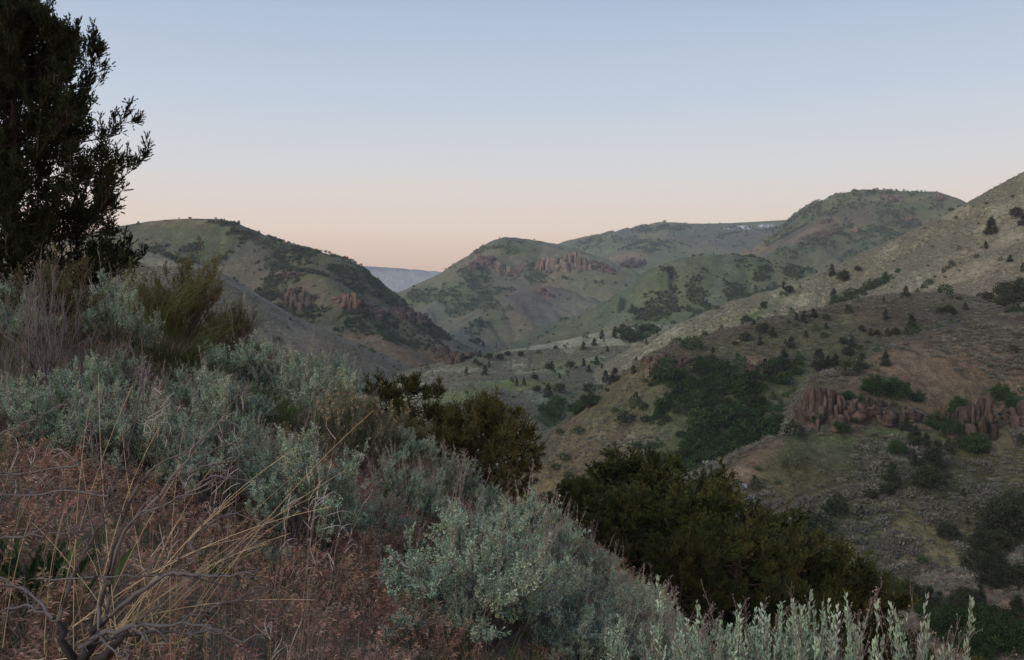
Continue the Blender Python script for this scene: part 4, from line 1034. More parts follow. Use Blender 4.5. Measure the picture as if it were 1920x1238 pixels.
WIDTH = dict(sage_round=1.12, sage_wide=1.4, sage_loose=1.12, sage_stalky=1.25, sage_main=1.42, bitterbrush=1.6, bitterbrush_open=1.4, rabbitbrush=1.25, dead_brush=1.4, wands=.7, wands_thick=.8)

def profile_tree(t):
    return np.interp(t, [0, .1, .25, .45, .7, .85, 1], [1.0, 1.1, 1.05, .88, .66, .5, .16])
def profile_round(t):
    return np.interp(t, [0, .15, .4, .7, .9, 1], [.8, 1.0, 1.0, .85, .5, .2])
JDARK = A(.026, .036, .015)
BIG = juniper(5.6, 2.25, 130, 26, 11, 14, JDARK, profile_tree, spray_l=.085, blade_w=.025, spire=.35, tight=.5, upturn=.30, trunk_r=.11, base=.0, bare=.02)
RJ = [juniper(5.2, 2.4, 90, 20, 8, 13, A(.050, .067, .020), profile_round, spray_l=.10, blade_w=.028, var=.4, spire=.05, tight=.8, upturn=.12, trunk_r=.12, base=.0, bare=.15, tip=A(.115, .105, .03)) for _ in range(3)]
BUSHJ = juniper(1.75, 1.0, 80, 20, 10, 14, A(.105, .12, .042), profile_round, spray_l=.05, blade_w=.013, sub_l=(.12, .28), upturn=.15, trunk_r=.04, base=.0, bare=.12, tip=A(.15, .13, .05), spire=.2)
TWIST = juniper(1.25, 1.15, 46, 18, 9, 13, A(.070, .080, .026), profile_round, spray_l=.055, blade_w=.015, upturn=.12, trunk_r=.05, base=.02, bare=.25, sub_l=(.08, .2), tip=A(.12, .11, .035))

def near_plant(name, var, px, py, wpx, label, cat, group, tall=1.0, rz=None, sink=.0, loc=None):
    p = near_hit(px, py) if loc is None else np.asarray(loc)
    s = wpx * (.98 if var.startswith('bitter') else 1.08) / F * p[1] / WIDTH[var]
    o = plant(name, V[var], p - np.array([0, 0, sink]), rng.uniform(0, 6.28) if rz is None else rz, (s, s, s * tall * (.8 if var.startswith('bitter') else 1)), label, cat, group)
    return o

GS, GB, GR = 'sagebrush on the near hillside', 'bitterbrush on the near hillside', 'rabbitbrush on the near hillside'
LIST = [
 # (kind, variant, column, foot row, width in px, height factor, label)
 ('b','bitterbrush', 70,650,300,1.15,'large dark bitterbrush under the tall juniper at the left photo edge'),
 ('b','bitterbrush', 190,560,200,1.0,'dark bitterbrush in the shade right below the tall juniper trunk'),
 ('s','sage_round', 140,580,130,1.1,'pale sagebrush high up the hill in front of the tall juniper'),
 ('s','sage_loose', 215,665,165,1.15,'grey sagebrush between the bare twiggy bush and the green bunchgrass'),
 ('b','bitterbrush_open', 255,650,100,.9,'small olive bitterbrush touching the right side of a grey sagebrush'),
 ('b','bitterbrush', 340,640,270,1.25,'broad dark bitterbrush sloping down right of the tall juniper'),
 ('b','bitterbrush_open', 440,665,130,1.1,'low olive bitterbrush at the lower end of the dark hedge of bushes'),
 ('s','sage_round', 405,705,95,.95,'small pale sagebrush right of the green bunchgrass'),
 ('s','sage_wide', 500,750,200,1.0,'wide pale sagebrush in the middle of the hillside left of the dark upright bush'),
 ('b','bitterbrush_open', 615,720,150,1.6,'upright dark bitterbrush standing above the sagebrush in the middle of the slope'),
 ('s','sage_loose', 640,750,110,1.0,'sagebrush in front of the upright dark bitterbrush'),
 ('s','sage_stalky', 570,800,220,1.0,'large grey sagebrush with many bare stalks above the dark hollow'),
 ('d','dead_brush', 690,830,140,1.0,'dark leafless bush in the hollow left of the round juniper'),
 ('b','bitterbrush', 690,775,140,1.2,'olive bitterbrush below the pale sagebrush at the slope edge'),
 ('b','bitterbrush', 750,845,150,1.0,'low olive bitterbrush under the twisted juniper'),
 ('s','sage_round', 770,870,110,.9,'small sagebrush left of the round juniper'),
 ('s','sage_round', 985,925,95,.9,'small grey sagebrush leaning over the rocks at the slope edge'),
 ('s','sage_stalky', 850,950,165,.9,'grey stalky sagebrush just below the round juniper'),
 ('s','sage_stalky', 745,965,170,.95,'stalky sagebrush right of the yellow tufted rabbitbrush'),
 ('r','rabbitbrush', 665,895,200,1.3,'rabbitbrush with faded yellow tufts in the middle of the slope'),
 ('r','rabbitbrush', 560,880,130,.9,'paler rabbitbrush left of the yellow tufted one'),
 ('s','sage_loose', 560,1030,270,1.05,'big pale green sagebrush above the red grass in the middle foreground'),
 ('s','sage_round', 655,1020,130,.9,'sagebrush clump at the right foot of the big pale green sagebrush'),
 ('s','sage_wide', 90,865,270,.95,'broad grey sagebrush at the left photo edge above the red grass'),
 ('s','sage_stalky', 245,900,230,1.15,'tall grey sagebrush behind the straw stems'),
 ('s','sage_loose', 400,905,230,1.1,'tall feathery sagebrush left of the dark hollow'),
 ('s','sage_wide', 365,780,180,.9,'sagebrush with dry seed tops just below the green bunchgrass'),
 ('s','sage_stalky', 470,900,160,.95,'grey brown stalky sagebrush beside the dark hollow'),
 ('d','dead_brush', 590,850,170,.8,'dark dead bush in the hollow under the grey sagebrush'),
 ('d','dead_brush', 80,740,280,1.25,'large leafless grey bush of tangled twigs at the left photo edge'),
 ('d','dead_brush', 215,720,150,.8,'small leafless bush beside the large leafless one'),
 ('s','sage_main', 905,1205,420,1.0,'largest sagebrush, full and pale green, in the bottom centre'),
 ('s','sage_stalky', 1010,1040,150,1.0,'purple grey stalky sagebrush behind the largest sagebrush'),
 ('s','sage_wide', 1180,1235,250,.95,'grey sagebrush right beside the largest sagebrush'),
 ('s','sage_round', 1080,1260,190,.8,'low sagebrush at the bottom edge in front of the largest sagebrush'),
 ('s','sage_round', 500,1075,110,.8,'small sagebrush in the red grass below the big pale green one'),
 ('s','sage_loose', 850,1215,110,1.2,'small upright sagebrush against the dark foot of the largest sagebrush'),
 ('s','sage_stalky', 1240,1300,200,1.0,'stalky sagebrush at the bottom edge left of the leafy wands'),
 ('s','sage_stalky', 25,800,160,.9,'grey sagebrush cut by the left photo edge below the leafless bush'),
 ('s','sage_wide', 560,700,120,.8,'distant pale sagebrush left of the upright dark bitterbrush'),
 ('s','sage_loose', 680,720,90,.9,'far sagebrush right of the upright dark bitterbrush'),
 ('b','bitterbrush', 60,560,260,1.3,'dark bitterbrush thicket against the trunk of the tall juniper'),
 ('b','bitterbrush_open', 390,600,170,1.3,'dark bitterbrush in the middle of the hedge before the pale spur'),
 ('s','sage_wide', 150,640,120,.8,'dusky sagebrush under the leafless bush near the left photo edge'),
 ('s','sage_wide', 440,800,170,.85,'low spreading sagebrush left of the grey one above the dark hollow'),
 ('s','sage_round', 540,770,110,.9,'round sagebrush between two wide pale ones in the middle'),
 ('s','sage_wide', 330,930,230,1.0,'wide sagebrush standing behind the dead grey branches'),
 ('s','sage_round', 170,890,170,1.0,'sagebrush behind the straw stems at the left'),
 ('s','sage_loose', 480,970,150,1.0,'sagebrush at the left foot of the big pale green sagebrush'),
 ('s','sage_stalky', 700,1020,150,.9,'brown stalked sagebrush below the yellow tufted rabbitbrush'),
 ('s','sage_stalky', 800,985,140,.85,'stalky sagebrush in the gap behind the largest sagebrush'),
 ('s','sage_wide', 900,965,130,.8,'small spreading sagebrush left of the rocks'),
 ('s','sage_stalky', 1100,1100,140,.9,'stalky sagebrush on the slope edge right of the purple grey one'),
 ('s','sage_wide', 1150,1160,150,.9,'grey sagebrush on the slope edge before the ravine junipers'),
 ('s','sage_stalky', 1230,1220,150,1.0,'grey stalky sagebrush on the slope edge near the leafy wands'),
 ('b','bitterbrush', 790,850,110,.8,'olive bitterbrush joining the left side of the round juniper'),
 ('s','sage_round', 700,880,120,.9,'sagebrush right of the yellow tufts under the dark leafless bush'),
 ('s','sage_stalky', 1050,1080,170,.9,'stalky sagebrush on the slope edge behind the right half of the largest sagebrush'),
 ('s','sage_wide', 1120,1150,170,.9,'grey sagebrush touching the right side of the largest sagebrush'),
 ('s','sage_wide', 1000,985,130,.9,'small sagebrush at the edge just right of the yellowish bunchgrass'),
 ('s','sage_stalky', 1060,1010,120,.9,'grey sagebrush on the rim in front of the leftmost ravine juniper'),
 ('s','sage_round', 1200,1185,140,.9,'sagebrush on the rim in front of the near ravine junipers'),
 ('s','sage_wide', 1130,1250,200,.9,'sagebrush at the bottom edge right of the low one'),
 ('s','sage_round', 590,660,120,1.0,'sagebrush on the skyline of the near slope before the left hill'),
 ('s','sage_wide', 520,640,130,1.0,'sagebrush at the top of the near slope right of the dark hedge'),
 ('b','bitterbrush', 480,640,170,1.0,'dark bitterbrush at the right end of the hedge above the pale sagebrush'),
 ('b','bitterbrush_open', 660,725,130,1.35,'dark bitterbrush on the near skyline before the canyon'),
 ('s','sage_wide', 700,740,120,1.0,'sagebrush on the near skyline left of the twisted juniper'),
]
NMK = dict(b=('bitterbrush', 'bush', GB), s=('sagebrush', 'bush', GS), r=('rabbitbrush', 'bush', GR), d=('dead_bush', 'bush', 'leafless bushes on the near hillside'), w=('sagebrush', 'bush', GS))
SHRUB_XY = []
for kd, var, px, py, w, tall, lab in LIST:
    nm, cat, grp = NMK[kd]
    o = near_plant(nm, var, px, py, w, lab, cat, grp, tall)
    SHRUB_XY.append((o.location.x, o.location.y, w / F * o.location.y / 2))

for px, Y, top, var, lab in [(1290,4.6,1135,'wands_thick','sagebrush of tall leafy wands left in the lower right row'), (1365,4.3,1100,'wands_thick','sagebrush of leafy wands second in the lower right row'), (1450,4.5,1150,'wands','sagebrush of leafy wands third in the lower right row'),
        (1530,4.2,1135,'wands','sagebrush of leafy wands in the middle of the lower right row'), (1640,4.3,1085,'wands_thick','tallest wand sagebrush with nodding brown seed stalks in the lower right row'), (1735,4.2,1125,'wands','sagebrush of leafy wands last in the lower right row')]:
    x = (px - 960) / F * Y; zz = near_z(x, Y); h = (619 - top + 32) / F * Y - zz
    plant('sagebrush', V[var], (x, Y, zz), rng.uniform(0, 6.28), (1.0, 1.0, h / 1.22), lab, 'bush', GS)
    SHRUB_XY.append((x, Y, .3))

def fill(n, x0, x1, y0, y1, label, names=('sage_round', 'sage_wide', 'sage_stalky', 'sage_loose')):
    made = 0
    for _ in range(n * 30):
        px, py = rng.uniform(x0, x1), rng.uniform(y0, y1)
        p = near_hit(px, py)
        if p[1] > 27 or p[1] < 5: continue
        if py - 95 < 940 + (px - 1000) * .714: continue
        w = rng.uniform(.65, 1.15)
        if any((p[0] - a) ** 2 + (p[1] - b) ** 2 < (.62 * (c + w / 2)) ** 2 for a, b, c in SHRUB_XY): continue
        v = names[int(rng.integers(0, len(names)))]; s = w / WIDTH[v]
        plant('sagebrush', V[v], p, rng.uniform(0, 6.28), (s, s, s * rng.uniform(.8, 1.1)), {'sage_round': 'dense round ', 'sage_wide': 'low wide ', 'sage_stalky': 'brown stalked ', 'sage_loose': 'tall loose '}[v] + label, 'bush', GS)
        SHRUB_XY.append((p[0], p[1], w / 2)); made += 1
        if made >= n: break
    print('fill', label, made)
fill(16, 960, 1240, 950, 1240, 'sagebrush crowding the right edge of the near slope')
fill(4, 0, 220, 560, 800, 'sagebrush filling gaps below the tall juniper')

# junipers
def tree_at(name, parts, px, Y, scale, rz, label, group, z=None):
    x = (px - 960) / F * Y
    zz = near_z(x, Y) if z is None else z
    return plant(name, parts, (x, Y, zz - .05), rz, scale, label, 'tree', group)
GJ = 'junipers on the near hillside'
tree_at('juniper_tree', BIG, 22, 16.7, 1.0, 2.1, 'tall dark juniper rising out of the photo at the upper left', GJ)
tree_at('juniper_bush', BUSHJ, 905, 17.5, (1.2, 1.2, 1.1), .5, 'round bushy juniper on the slope edge in the middle of the photo', GJ)
tree_at('juniper_tree', TWIST, 752, 20.0, 1.05, 1.0, 'small twisted juniper with layered boughs on the slope edge', GJ)
RAV = [(1075,26,885,.8,'dark juniper at the left end of the ravine clump'), (1195,31,818,1.0,'olive juniper with bare twigs at its top, rear of the ravine clump'), (1180,25,900,.9,'dark juniper in the heart of the ravine clump'),
       (1310,29,880,.95,'broad juniper in the middle of the ravine clump'), (1440,28,925,.85,'juniper with a bronze tinted top, right of the middle of the ravine clump'), (1370,24,960,.8,'low dark juniper in front of the ravine clump'),
       (1515,26,985,.8,'rounded juniper toward the right of the ravine clump'), (1565,25,1050,.7,'lowest juniper at the right end of the ravine clump'), (1270,22,985,.75,'shadowed juniper at the near foot of the ravine clump'), (1120,21,960,.7,'small juniper at the near left of the ravine clump'),
       (1460,22,1060,.7,'shaded juniper at the near right foot of the ravine clump')]
for k, (px, Y, top, w, lab) in enumerate(RAV):
    x = (px - 960) / F * Y; h = (619 - top) / F * Y - near_z(x, Y)
    s = h / 5.2; w = w * 1.2
    tree_at('juniper_tree', RJ[k % 3], px, Y, (s * w, s * w, s), rng.uniform(0, 6), lab, 'junipers crowded in the ravine')

# ------------------------------------------------------------------ grasses
REDS = [A(.34, .185, .135), A(.38, .25, .18), A(.25, .125, .092), A(.43, .33, .245)]
STRAWS = [A(.30, .24, .16), A(.26, .20, .13), A(.22, .16, .11)]
GREENB = [A(.075, .11, .035), (.10, .13, .05), A(.06, .085, .03)]
def as_mesh(g, name): return g.mesh(name, M_GRASS)
RED_T = [as_mesh(grass_tuft(9, .24, .09, .45, .0028, REDS + STRAWS[:1], REDS, 12), 'red_tuft') for _ in range(5)] + [as_mesh(grass_tuft(9, .20, .09, .35, .0028, STRAWS + REDS[:1], REDS + STRAWS, 10), 'red_tuft') for _ in range(2)]
GRN_T = [as_mesh(grass_tuft(14, .20, .05, .35, .0042, GREENB), 'green_tuft') for _ in range(4)]
DRY_T = [as_mesh(grass_tuft(12, .26, .06, .4, .0026, STRAWS + [A(.25, .22, .20)]), 'dry_tuft') for _ in range(4)]
n = 100000
Y = np.sqrt(rng.uniform(1.0, 24 ** 2, n)); Xg = rng.uniform(-.80, .66, n) * Y + rng.uniform(-1.5, 1.0, n)
z = foreground_height(Xg, Y)
px, py = 960 + F * Xg / Y, 619 - F * z / Y
red = fbm(Xg / 1.6, Y / 1.6, 3, 800); gz = fbm(Xg / .9 + 30, Y / .9, 3, 810)
inred = sstep(850, 930, py + 60 * (red - .5)) * (1 - .92 * sstep(640, 780, px - .35 * (py - 950)))
in_sh = np.zeros(n, bool)
for sx, sy, sr in SHRUB_XY: in_sh |= (Xg - sx) ** 2 + (Y - sy) ** 2 < (sr * .55) ** 2
want_r = (rng.uniform(0, 1, n) < np.clip(inred * (.32 + 1.1 * sstep(.3, .6, red)) * np.where(Y < 7, 1, .75), 0, 1) + .04) & ~in_sh
want_g = (rng.uniform(0, 1, n) < .03 + .40 * sstep(.52, .72, gz) * np.where(inred > .5, .8, 1)) & ~want_r & ~in_sh
want_d = (rng.uniform(0, 1, n) < .08 + .26 * (1 - inred)) & ~want_r & ~want_g
def tints(m): return (1 + .2 * rng.normal(size=(m, 1))).clip(.5, 1.6) * (1 + .06 * rng.normal(size=(m, 3)))
for nm, w, src, s0 in (('red_cheatgrass', want_r, RED_T, 1.0), ('green_grass', want_g, GRN_T, 1.0 + .7 * (1 - inred[want_g])), ('dry_grass', want_d, DRY_T, 1.0)):
    m = int(w.sum()); print(nm, m)
    scatter(nm, np.stack([Xg[w], Y[w], z[w]], -1), s0 * rng.uniform(.6, 1.25, m), tints(m), src, tilt=.2)

def own_tuft(name, px, py, wpx, g, base_w, label, cat='grass', group='bunchgrass clumps', tall=1.0):
    p = near_hit(px, py); s = wpx / F * p[1] / base_w
    return plant(name, dict(blades=g), p, rng.uniform(-.3, .3), (s, s, s * tall * (.8 if var.startswith('bitter') else 1)), label, cat, group)
BUNCH = grass_tuft(420, .62, .20, .55, .0055, [A(.085, .115, .032), A(.10, .125, .04), A(.12, .12, .05), A(.07, .095, .03)], wind=(.5, 0)).mesh('blades', M_LEAF)
YBUN = grass_tuft(380, .55, .15, .40, .0050, [A(.16, .15, .06), A(.12, .125, .045), A(.19, .16, .08)], wind=(.2, 0)).mesh('blades', M_LEAF)
own_tuft('bunchgrass', 325,705,170,BUNCH,.8,'bright green windblown bunchgrass below the dark bitterbrush',tall=.95)
own_tuft('bunchgrass', 285,635,170,BUNCH,.8,'green bunchgrass behind, right of the small olive bitterbrush',tall=1.1)
own_tuft('bunchgrass', 370,745,110,BUNCH,.8,'green bunchgrass left of the small pale sagebrush',tall=.9)
own_tuft('bunchgrass', 245,850,110,BUNCH,.8,'yellow green bunchgrass between the two grey sagebrushes',tall=.8)
own_tuft('bunchgrass', 770,800,100,BUNCH,.8,'soft green bunchgrass at the slope edge left of the round juniper',tall=.9)
own_tuft('bunchgrass', 830,860,100,BUNCH,.8,'soft green bunchgrass touching the round juniper',tall=.8)
own_tuft('bunchgrass', 925,915,80,YBUN,.6,'yellowish bunchgrass under the right side of the round juniper')
own_tuft('bunchgrass', 965,985,80,YBUN,.6,'yellowish bunchgrass just below the lichen covered rocks')
own_tuft('bunchgrass', 440,960,70,BUNCH,.8,'thin green bunchgrass left of the big pale green sagebrush',tall=1.5)

# ------------------------------------------------------------------ rocks at the slope edge
def boulder(r, squash, col):
    g = Geo(); n1_, n2_ = 7, 10
    th = np.linspace(0, math.pi, n1_)[:, None]; ph = np.arange(n2_)[None] * 2 * math.pi / n2_
    v = np.stack([np.sin(th) * np.cos(ph), np.sin(th) * np.sin(ph), np.cos(th) + 0 * ph], -1)
    v = v * (1 + .22 * rng.normal(size=(n1_, n2_, 1)).clip(-1.2, 1.2)); v[0] = v[0].mean(0); v[-1] = v[-1].mean(0)
    idx = np.arange(n1_ * n2_).reshape(n1_, n2_)
    q = np.stack([idx[:-1], np.roll(idx[:-1], -1, 1), np.roll(idx[1:], -1, 1), idx[1:]], -1).reshape(-1, 4)
    vv = v.reshape(-1, 3) * r * np.array([1, .9, squash])
    g.add(vv, np.asarray(col) * rng.uniform(.6, 1.4, (len(vv), 1)), f4=q[:, ::-1])
    return g.mesh('rock', M_ROCK)
for px, py, w, sq, lab in [(985,925,55,.8,'grey lichen covered rock under the small leaning sagebrush'), (1012,938,42,.7,'brownish rock right beside the grey lichen covered rock'), (960,940,34,.6,'small flat rock left of the grey lichen covered rock'), (1000,905,40,.9,'rock standing upright behind the other rocks at the slope edge')]:
    p = near_hit(px, py)
    add_obj('rock', boulder(w / 2 / F * p[1], sq, A(.17, .15, .14)), loc=p + np.array([0, .05, .05]), label=lab, cat='rock', group='rocks at the slope edge')
p = hit(1393, 917)
add_obj('rock', boulder(9 / F * p[1], .6, A(.62, .60, .57)), loc=p, label='white boulder on the bare spur behind the ravine junipers', cat='rock', group='rocks on the far slopes')

# ------------------------------------------------------------------ the dead sagebrush, straw stems and broad leaves in the lower left corner
def P3(px, py, Y): return P(px, py, Y)
DEADC = A(.13, .122, .122)
dead_base = P3(150, 1215, 2.75)
dead = bpy.data.objects.new('dead_sagebrush', None); COL.objects.link(dead); dead.location = dead_base
dead['label'] = 'dead grey sagebrush with long bare branches in the lower left corner'; dead['category'] = 'bush'; dead['group'] = 'leafless bushes on the near hillside'
def branch(pts, r0, r1, twigs=7, tw=.10, dark=1.0):
    q = np.array([P3(*p) for p in pts]) - dead_base
    out = []
    m = len(q)
    for i in range(m - 1):
        p0, p1, p2, p3 = q[max(i - 1, 0)], q[i], q[i + 1], q[min(i + 2, m - 1)]
        for k in range(4):
            t = k / 4; out.append(.5 * (2 * p1 + (-p0 + p2) * t + (2 * p0 - 5 * p1 + 4 * p2 - p3) * t * t + (-p0 + 3 * p1 - 3 * p2 + p3) * t ** 3))
    out.append(q[-1]); pth = np.array(out)[None]; pth = jit_paths(pth, .0035)
    k = pth.shape[1]; g = Geo()
    rad = np.linspace(r0, r1, k)[None] * .62 * rng.uniform(.7, 1.4, (1, k))
    g.tubes(pth, rad, DEADC * rng.uniform(.75, 1.1) * dark, 6)
    if twigs:
        pb, pd = at_path(pth, np.zeros(twigs, int), rng.uniform(.3, 1, twigs))
        d = unit(pd * .8 + rdir(twigs) * .7); L_ = tw * rng.uniform(.4, 1.3, twigs)
        tp = jit_paths(bez(pb, pb + d * L_[:, None] * .5, pb + d * L_[:, None] + rng.normal(size=(twigs, 3)) * .02, 5), .004)
        g.tubes(tp, np.repeat(np.linspace(.0026, .0009, 5)[None], twigs, 0), DEADC * rng.uniform(.7, 1.2, (twigs, 1)), 4)
        i2 = np.repeat(np.arange(twigs), 3); pb, pd = at_path(tp, i2, rng.uniform(.3, 1, 3 * twigs)); d = unit(pd + rdir(3 * twigs) * .7)
        g.tubes(np.stack([pb, pb + d * rng.uniform(.015, .05, (3 * twigs, 1))], 1), np.full((3 * twigs, 2), .0009), DEADC, 3)
    add_obj('branch', g.mesh('branch', M_WOOD), dead)
g = Geo()
tr = np.array([[P3(150,1300,2.75), P3(135,1262,2.75), P3(140,1235,2.75), P3(118,1205,2.75), P3(125,1185,2.75), P3(108,1165,2.75)],
               [P3(150,1300,2.75), P3(165,1262,2.75), P3(155,1235,2.73), P3(180,1205,2.72), P3(178,1185,2.7), P3(200,1160,2.7)], [P3(170,1310,2.75), P3(190,1270,2.7), P3(180,1245,2.7), P3(205,1225,2.65), P3(215,1210,2.6), P3(240,1185,2.6)]]) - dead_base
g.tubes(jit_paths(tr, .006), np.array([[.020, .017, .017, .012, .012, .007]] * 3) * rng.uniform(.75, 1.3, (3, 6)), DEADC * rng.uniform(.3, .5, (3, 1)), 7)
add_obj('trunk', g.mesh('trunk', M_WOOD), dead)
branch([(185,1150,2.7),(205,1060,2.65),(250,920,2.6),(330,855,2.6),(395,850,2.6)], .010, .003, 9)
branch([(110,1165,2.75),(140,1080,2.8),(180,1000,2.8),(205,935,2.8),(228,860,2.8),(240,780,2.8)], .009, .002, 8)
branch([(200,1150,2.7),(230,1000,2.6),(290,955,2.55),(350,930,2.5),(400,885,2.5)], .008, .002, 8)
branch([(195,1165,2.7),(240,1130,2.6),(310,1080,2.55),(360,1076,2.5),(430,1080,2.45),(485,1068,2.4)], .011, .003, 6)
branch([(150,1215,2.7),(220,1180,2.55),(300,1172,2.5),(380,1175,2.45),(460,1205,2.4)], .012, .003, 10)
branch([(160,1210,2.7),(260,1185,2.6),(340,1185,2.5),(420,1188,2.4)], .010, .003, 8, dark=.8)
branch([(380,1165,2.4),(400,1140,2.4),(440,1125,2.4),(510,1092,2.4)], .007, .002, 4)
branch([(110,1165,2.75),(60,1140,2.8),(10,1145,2.9),(-40,1160,2.9)], .008, .003, 6)
branch([(100,1160,2.75),(50,1110,2.85),(10,1090,2.9),(-40,1060,2.9)], .008, .003, 5)
branch([(205,930,2.7),(120,920,2.8),(50,930,2.9),(-20,925,2.9)], .005, .002, 9)
branch([(150,870,2.8),(80,880,2.8),(20,890,2.9),(-30,885,2.9)], .005, .002, 10)
branch([(215,920,2.65),(190,880,2.7),(172,850,2.7)], .006, .002, 5)
branch([(0,1010,2.9),(60,1005,2.8),(120,1000,2.8),(170,1000,2.8)], .005, .002, 8)
branch([(70,1085,2.8),(150,1083,2.7),(230,1082,2.6),(300,1078,2.6)], .004, .002, 6)
branch([(240,1000,2.6),(320,900,2.6),(375,830,2.6),(430,770,2.6),(440,745,2.6)], .006, .0018, 6)
branch([(320,900,2.55),(370,880,2.5),(400,870,2.5)], .005, .002, 5)
branch([(190,1130,2.7),(185,1190,2.6),(250,1250,2.5)], .008, .003, 5)
branch([(0,815,3.0),(60,785,3.0),(110,765,3.0),(165,735,3.0)], .004, .0015, 2)
branch([(235,870,2.9),(255,790,2.9),(262,720,2.9),(268,705,2.9)], .004, .0012, 6)
branch([(330,1060,2.55),(350,1020,2.5),(385,990,2.5),(420,960,2.5)], .004, .0012, 5)

# long straw stems fanning out of the same corner
straw = bpy.data.objects.new('wheatgrass', None); COL.objects.link(straw); sb0 = P3(190, 1225, 2.9); straw.location = sb0
straw['label'] = 'tall dry wheatgrass of long golden stems fanning out of the lower left corner'; straw['category'] = 'grass'; straw['group'] = 'dry seed grasses'
ends = [(545,1000,2.4),(590,930,2.5),(560,960,2.4),(490,1030,2.4),(540,850,2.5),(700,770,2.6),(345,800,2.7),(265,690,2.8),(170,745,2.9),(150,830,2.9),(120,860,3.0),(130,930,2.9),(440,940,2.5),(480,900,2.5),(590,1125,2.3),(500,1020,2.4),(620,950,2.5),(565,880,2.5),(300,800,2.8),(230,820,2.8),(185,700,3.0),(90,900,3.0),(60,980,3.0),(410,860,2.6),(370,840,2.6),(650,880,2.5),(515,960,2.45),(450,1010,2.45),(380,920,2.6),(310,880,2.7),(60,1050,2.9),(30,1100,2.9),(420,990,2.5),(395,760,2.7)]
for k, (ex, ey, eY) in enumerate(ends[:28]):
    bx = 190 + rng.normal() * 60 + (ex - 300) * .15; by = 1225 + rng.uniform(-60, 40)
    a = P3(bx, by, 2.85 + rng.normal() * .12); b = P3(ex, ey, eY + rng.normal() * .08)
    c = (a + b) / 2 + np.array([-.03, 0, .05 + .05 * rng.uniform()])
    pth = bez(a[None], c[None], b[None], 12) - sb0
    g = Geo(); col = A(.46, .385, .25) * rng.uniform(.7, 1.2)
    g.tubes(pth, np.linspace(.0013, .0006, 12)[None], col, 4)
    add_obj('stem', g.mesh('stem', M_WOOD), straw)
    bl = bez((a + rng.normal(size=3) * .04)[None], c[None] * .6 + a[None] * .4 + rng.normal(size=3) * .06, (a * .55 + b * .45 + rng.normal(size=3) * .1)[None], 6) - sb0
    g = Geo(); g.strips(bl, .0032, col * .8); add_obj('blade', g.mesh('blade', M_LEAF), straw)

# curled pale seed awns of needlegrass among the stems
def awns(label, centre, Y, spread, n_stem, n_awn):
    c0 = P3(centre[0], centre[1], Y)
    o = bpy.data.objects.new('needlegrass', None); COL.objects.link(o); o.location = c0
    o['label'] = label; o['category'] = 'grass'; o['group'] = 'dry seed grasses'
    g, g2 = Geo(), Geo()
    s = spread / F * Y
    n_stem = max(3, n_stem // 2)
    a = np.stack([rng.normal(size=n_stem) * s * .9 - 1.2 * s, rng.normal(size=n_stem) * s * .3, np.full(n_stem, -s * 1.5)], -1)
    b = np.stack([rng.normal(size=n_stem) * s * .7 + .2 * s, rng.normal(size=n_stem) * s * .3, rng.normal(size=n_stem) * s * .35], -1)
    gz_ = foreground_height(a[:, 0] + c0[0], a[:, 1] + c0[1]) - c0[2]
    a[:, 2] = np.minimum(gz_, b[:, 2] - .1)
    p = bez(a, (a + b) / 2 + UPV * .1 - np.array([.03, 0, 0]), b, 8)
    g.tubes(p, np.full((n_stem, 8), .0006), A(.24, .205, .15), 3)
    k = np.repeat(np.arange(n_stem), n_awn); m = len(k)
    pb, pd = at_path(p, k, rng.uniform(.72, 1, m))
    L_ = rng.uniform(.02, .055, (m, 1)); d = unit(pd + rdir(m) * .8); d2 = unit(d + rdir(m) * .8 - UPV * .3)
    ap = np.concatenate([bez(pb, pb + d * L_ * .5, pb + d * L_ * .8 + d2 * L_ * .2, 4), bez(pb + d * L_ * .8 + d2 * L_ * .2, pb + d * L_ * .9 + d2 * L_ * .7, pb + d * L_ * .6 + d2 * L_ * 1.1, 4)[:, 1:]], 1)
    g2.tubes(ap, np.repeat(np.array([.0014, .0013, .0012, .0010, .0008, .0007, .0005])[None], m, 0), A(.58, .56, .54) * rng.uniform(.75, 1.1, (m, 1)), 3)
    add_obj('stems', g.mesh('stems', M_WOOD), o, kind='stuff'); add_obj('awns', g2.mesh('awns', M_LEAF), o, kind='stuff')
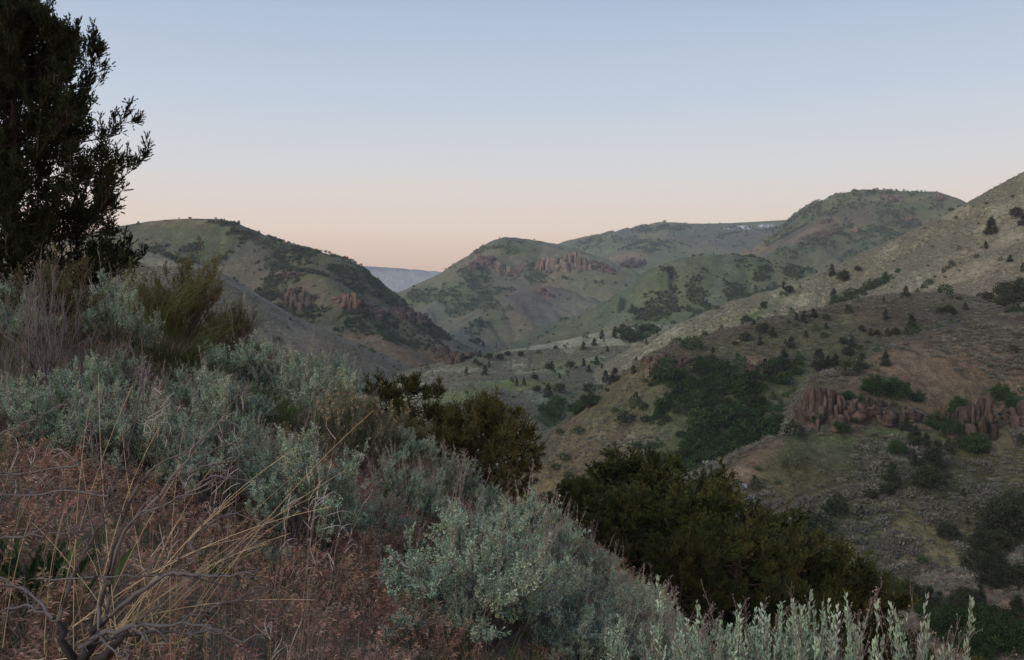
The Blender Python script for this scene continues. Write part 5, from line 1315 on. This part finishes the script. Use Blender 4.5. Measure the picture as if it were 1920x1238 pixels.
for lab, c, Y, sp, ns_, na in [('needlegrass with curled white awns in front of the tall feathery sagebrush', (300,700), 3.4, 60, 8, 3), ('needlegrass with white awns against the dark foot of the tall sagebrush', (380,890), 2.9, 45, 9, 4),
        ('needlegrass with drooping awns over the big pale green sagebrush', (590,940), 3.0, 55, 12, 4), ('needlegrass nodding before the dark hollow and rabbitbrush', (600,825), 3.0, 40, 5, 4), ('needlegrass awns among the twigs at the left photo edge', (60,850), 3.2, 60, 8, 4),
        ('needlegrass with white awns beside the straw stems at left', (140,800), 3.2, 50, 7, 3), ('needlegrass awns lying over the red grass in the bottom centre', (520,1180), 2.6, 45, 6, 4), ('needlegrass awns just above the red grass left of centre', (300,1000), 2.8, 50, 7, 3),
        ('needlegrass with awns bent over beside the round grey sagebrush tops', (450,720), 3.6, 35, 4, 4)]:
    awns(lab, c, Y, sp, ns_, na)

# broad dark leaves behind the dead branches
bp0 = near_hit(70, 1130)
bl = bpy.data.objects.new('broadleaf_plant', None); COL.objects.link(bl); bl.location = bp0
bl['label'] = 'dark green plant of long broad leaves behind the dead branches at lower left'; bl['category'] = 'plant'
for k in range(46):
    a = np.array([rng.normal() * .13, rng.normal() * .10, 0.0]); L_ = rng.uniform(.18, .34); az = rng.uniform(0, 6.28)
    b = a + np.array([math.cos(az) * .5 * L_, math.sin(az) * .5 * L_, L_ * rng.uniform(.6, .95)])
    pth = bez(a[None], ((a + b) / 2 + UPV * .06)[None], b[None], 6)[0]
    wv = np.array([.35, .85, 1.0, .85, .5, .05]) * rng.uniform(.011, .017)
    S = unit(np.cross(b - a, rdir(1)[0])); T = unit(np.cross(S, b - a))
    vs_ = np.concatenate([pth - S * wv[:, None] + T * wv[:, None] * .35, pth, pth + S * wv[:, None] + T * wv[:, None] * .35]); f = []
    for i in range(5): f += [[i, i + 6, i + 7, i + 1], [i + 6, i + 12, i + 13, i + 7]]
    add_obj('leaf', make_mesh('leaf', vs_, np.array(f), [M_LEAF], color=np.tile(A(.035, .060, .022) * rng.uniform(.6, 1.5), (18, 1)), smooth=True), bl)
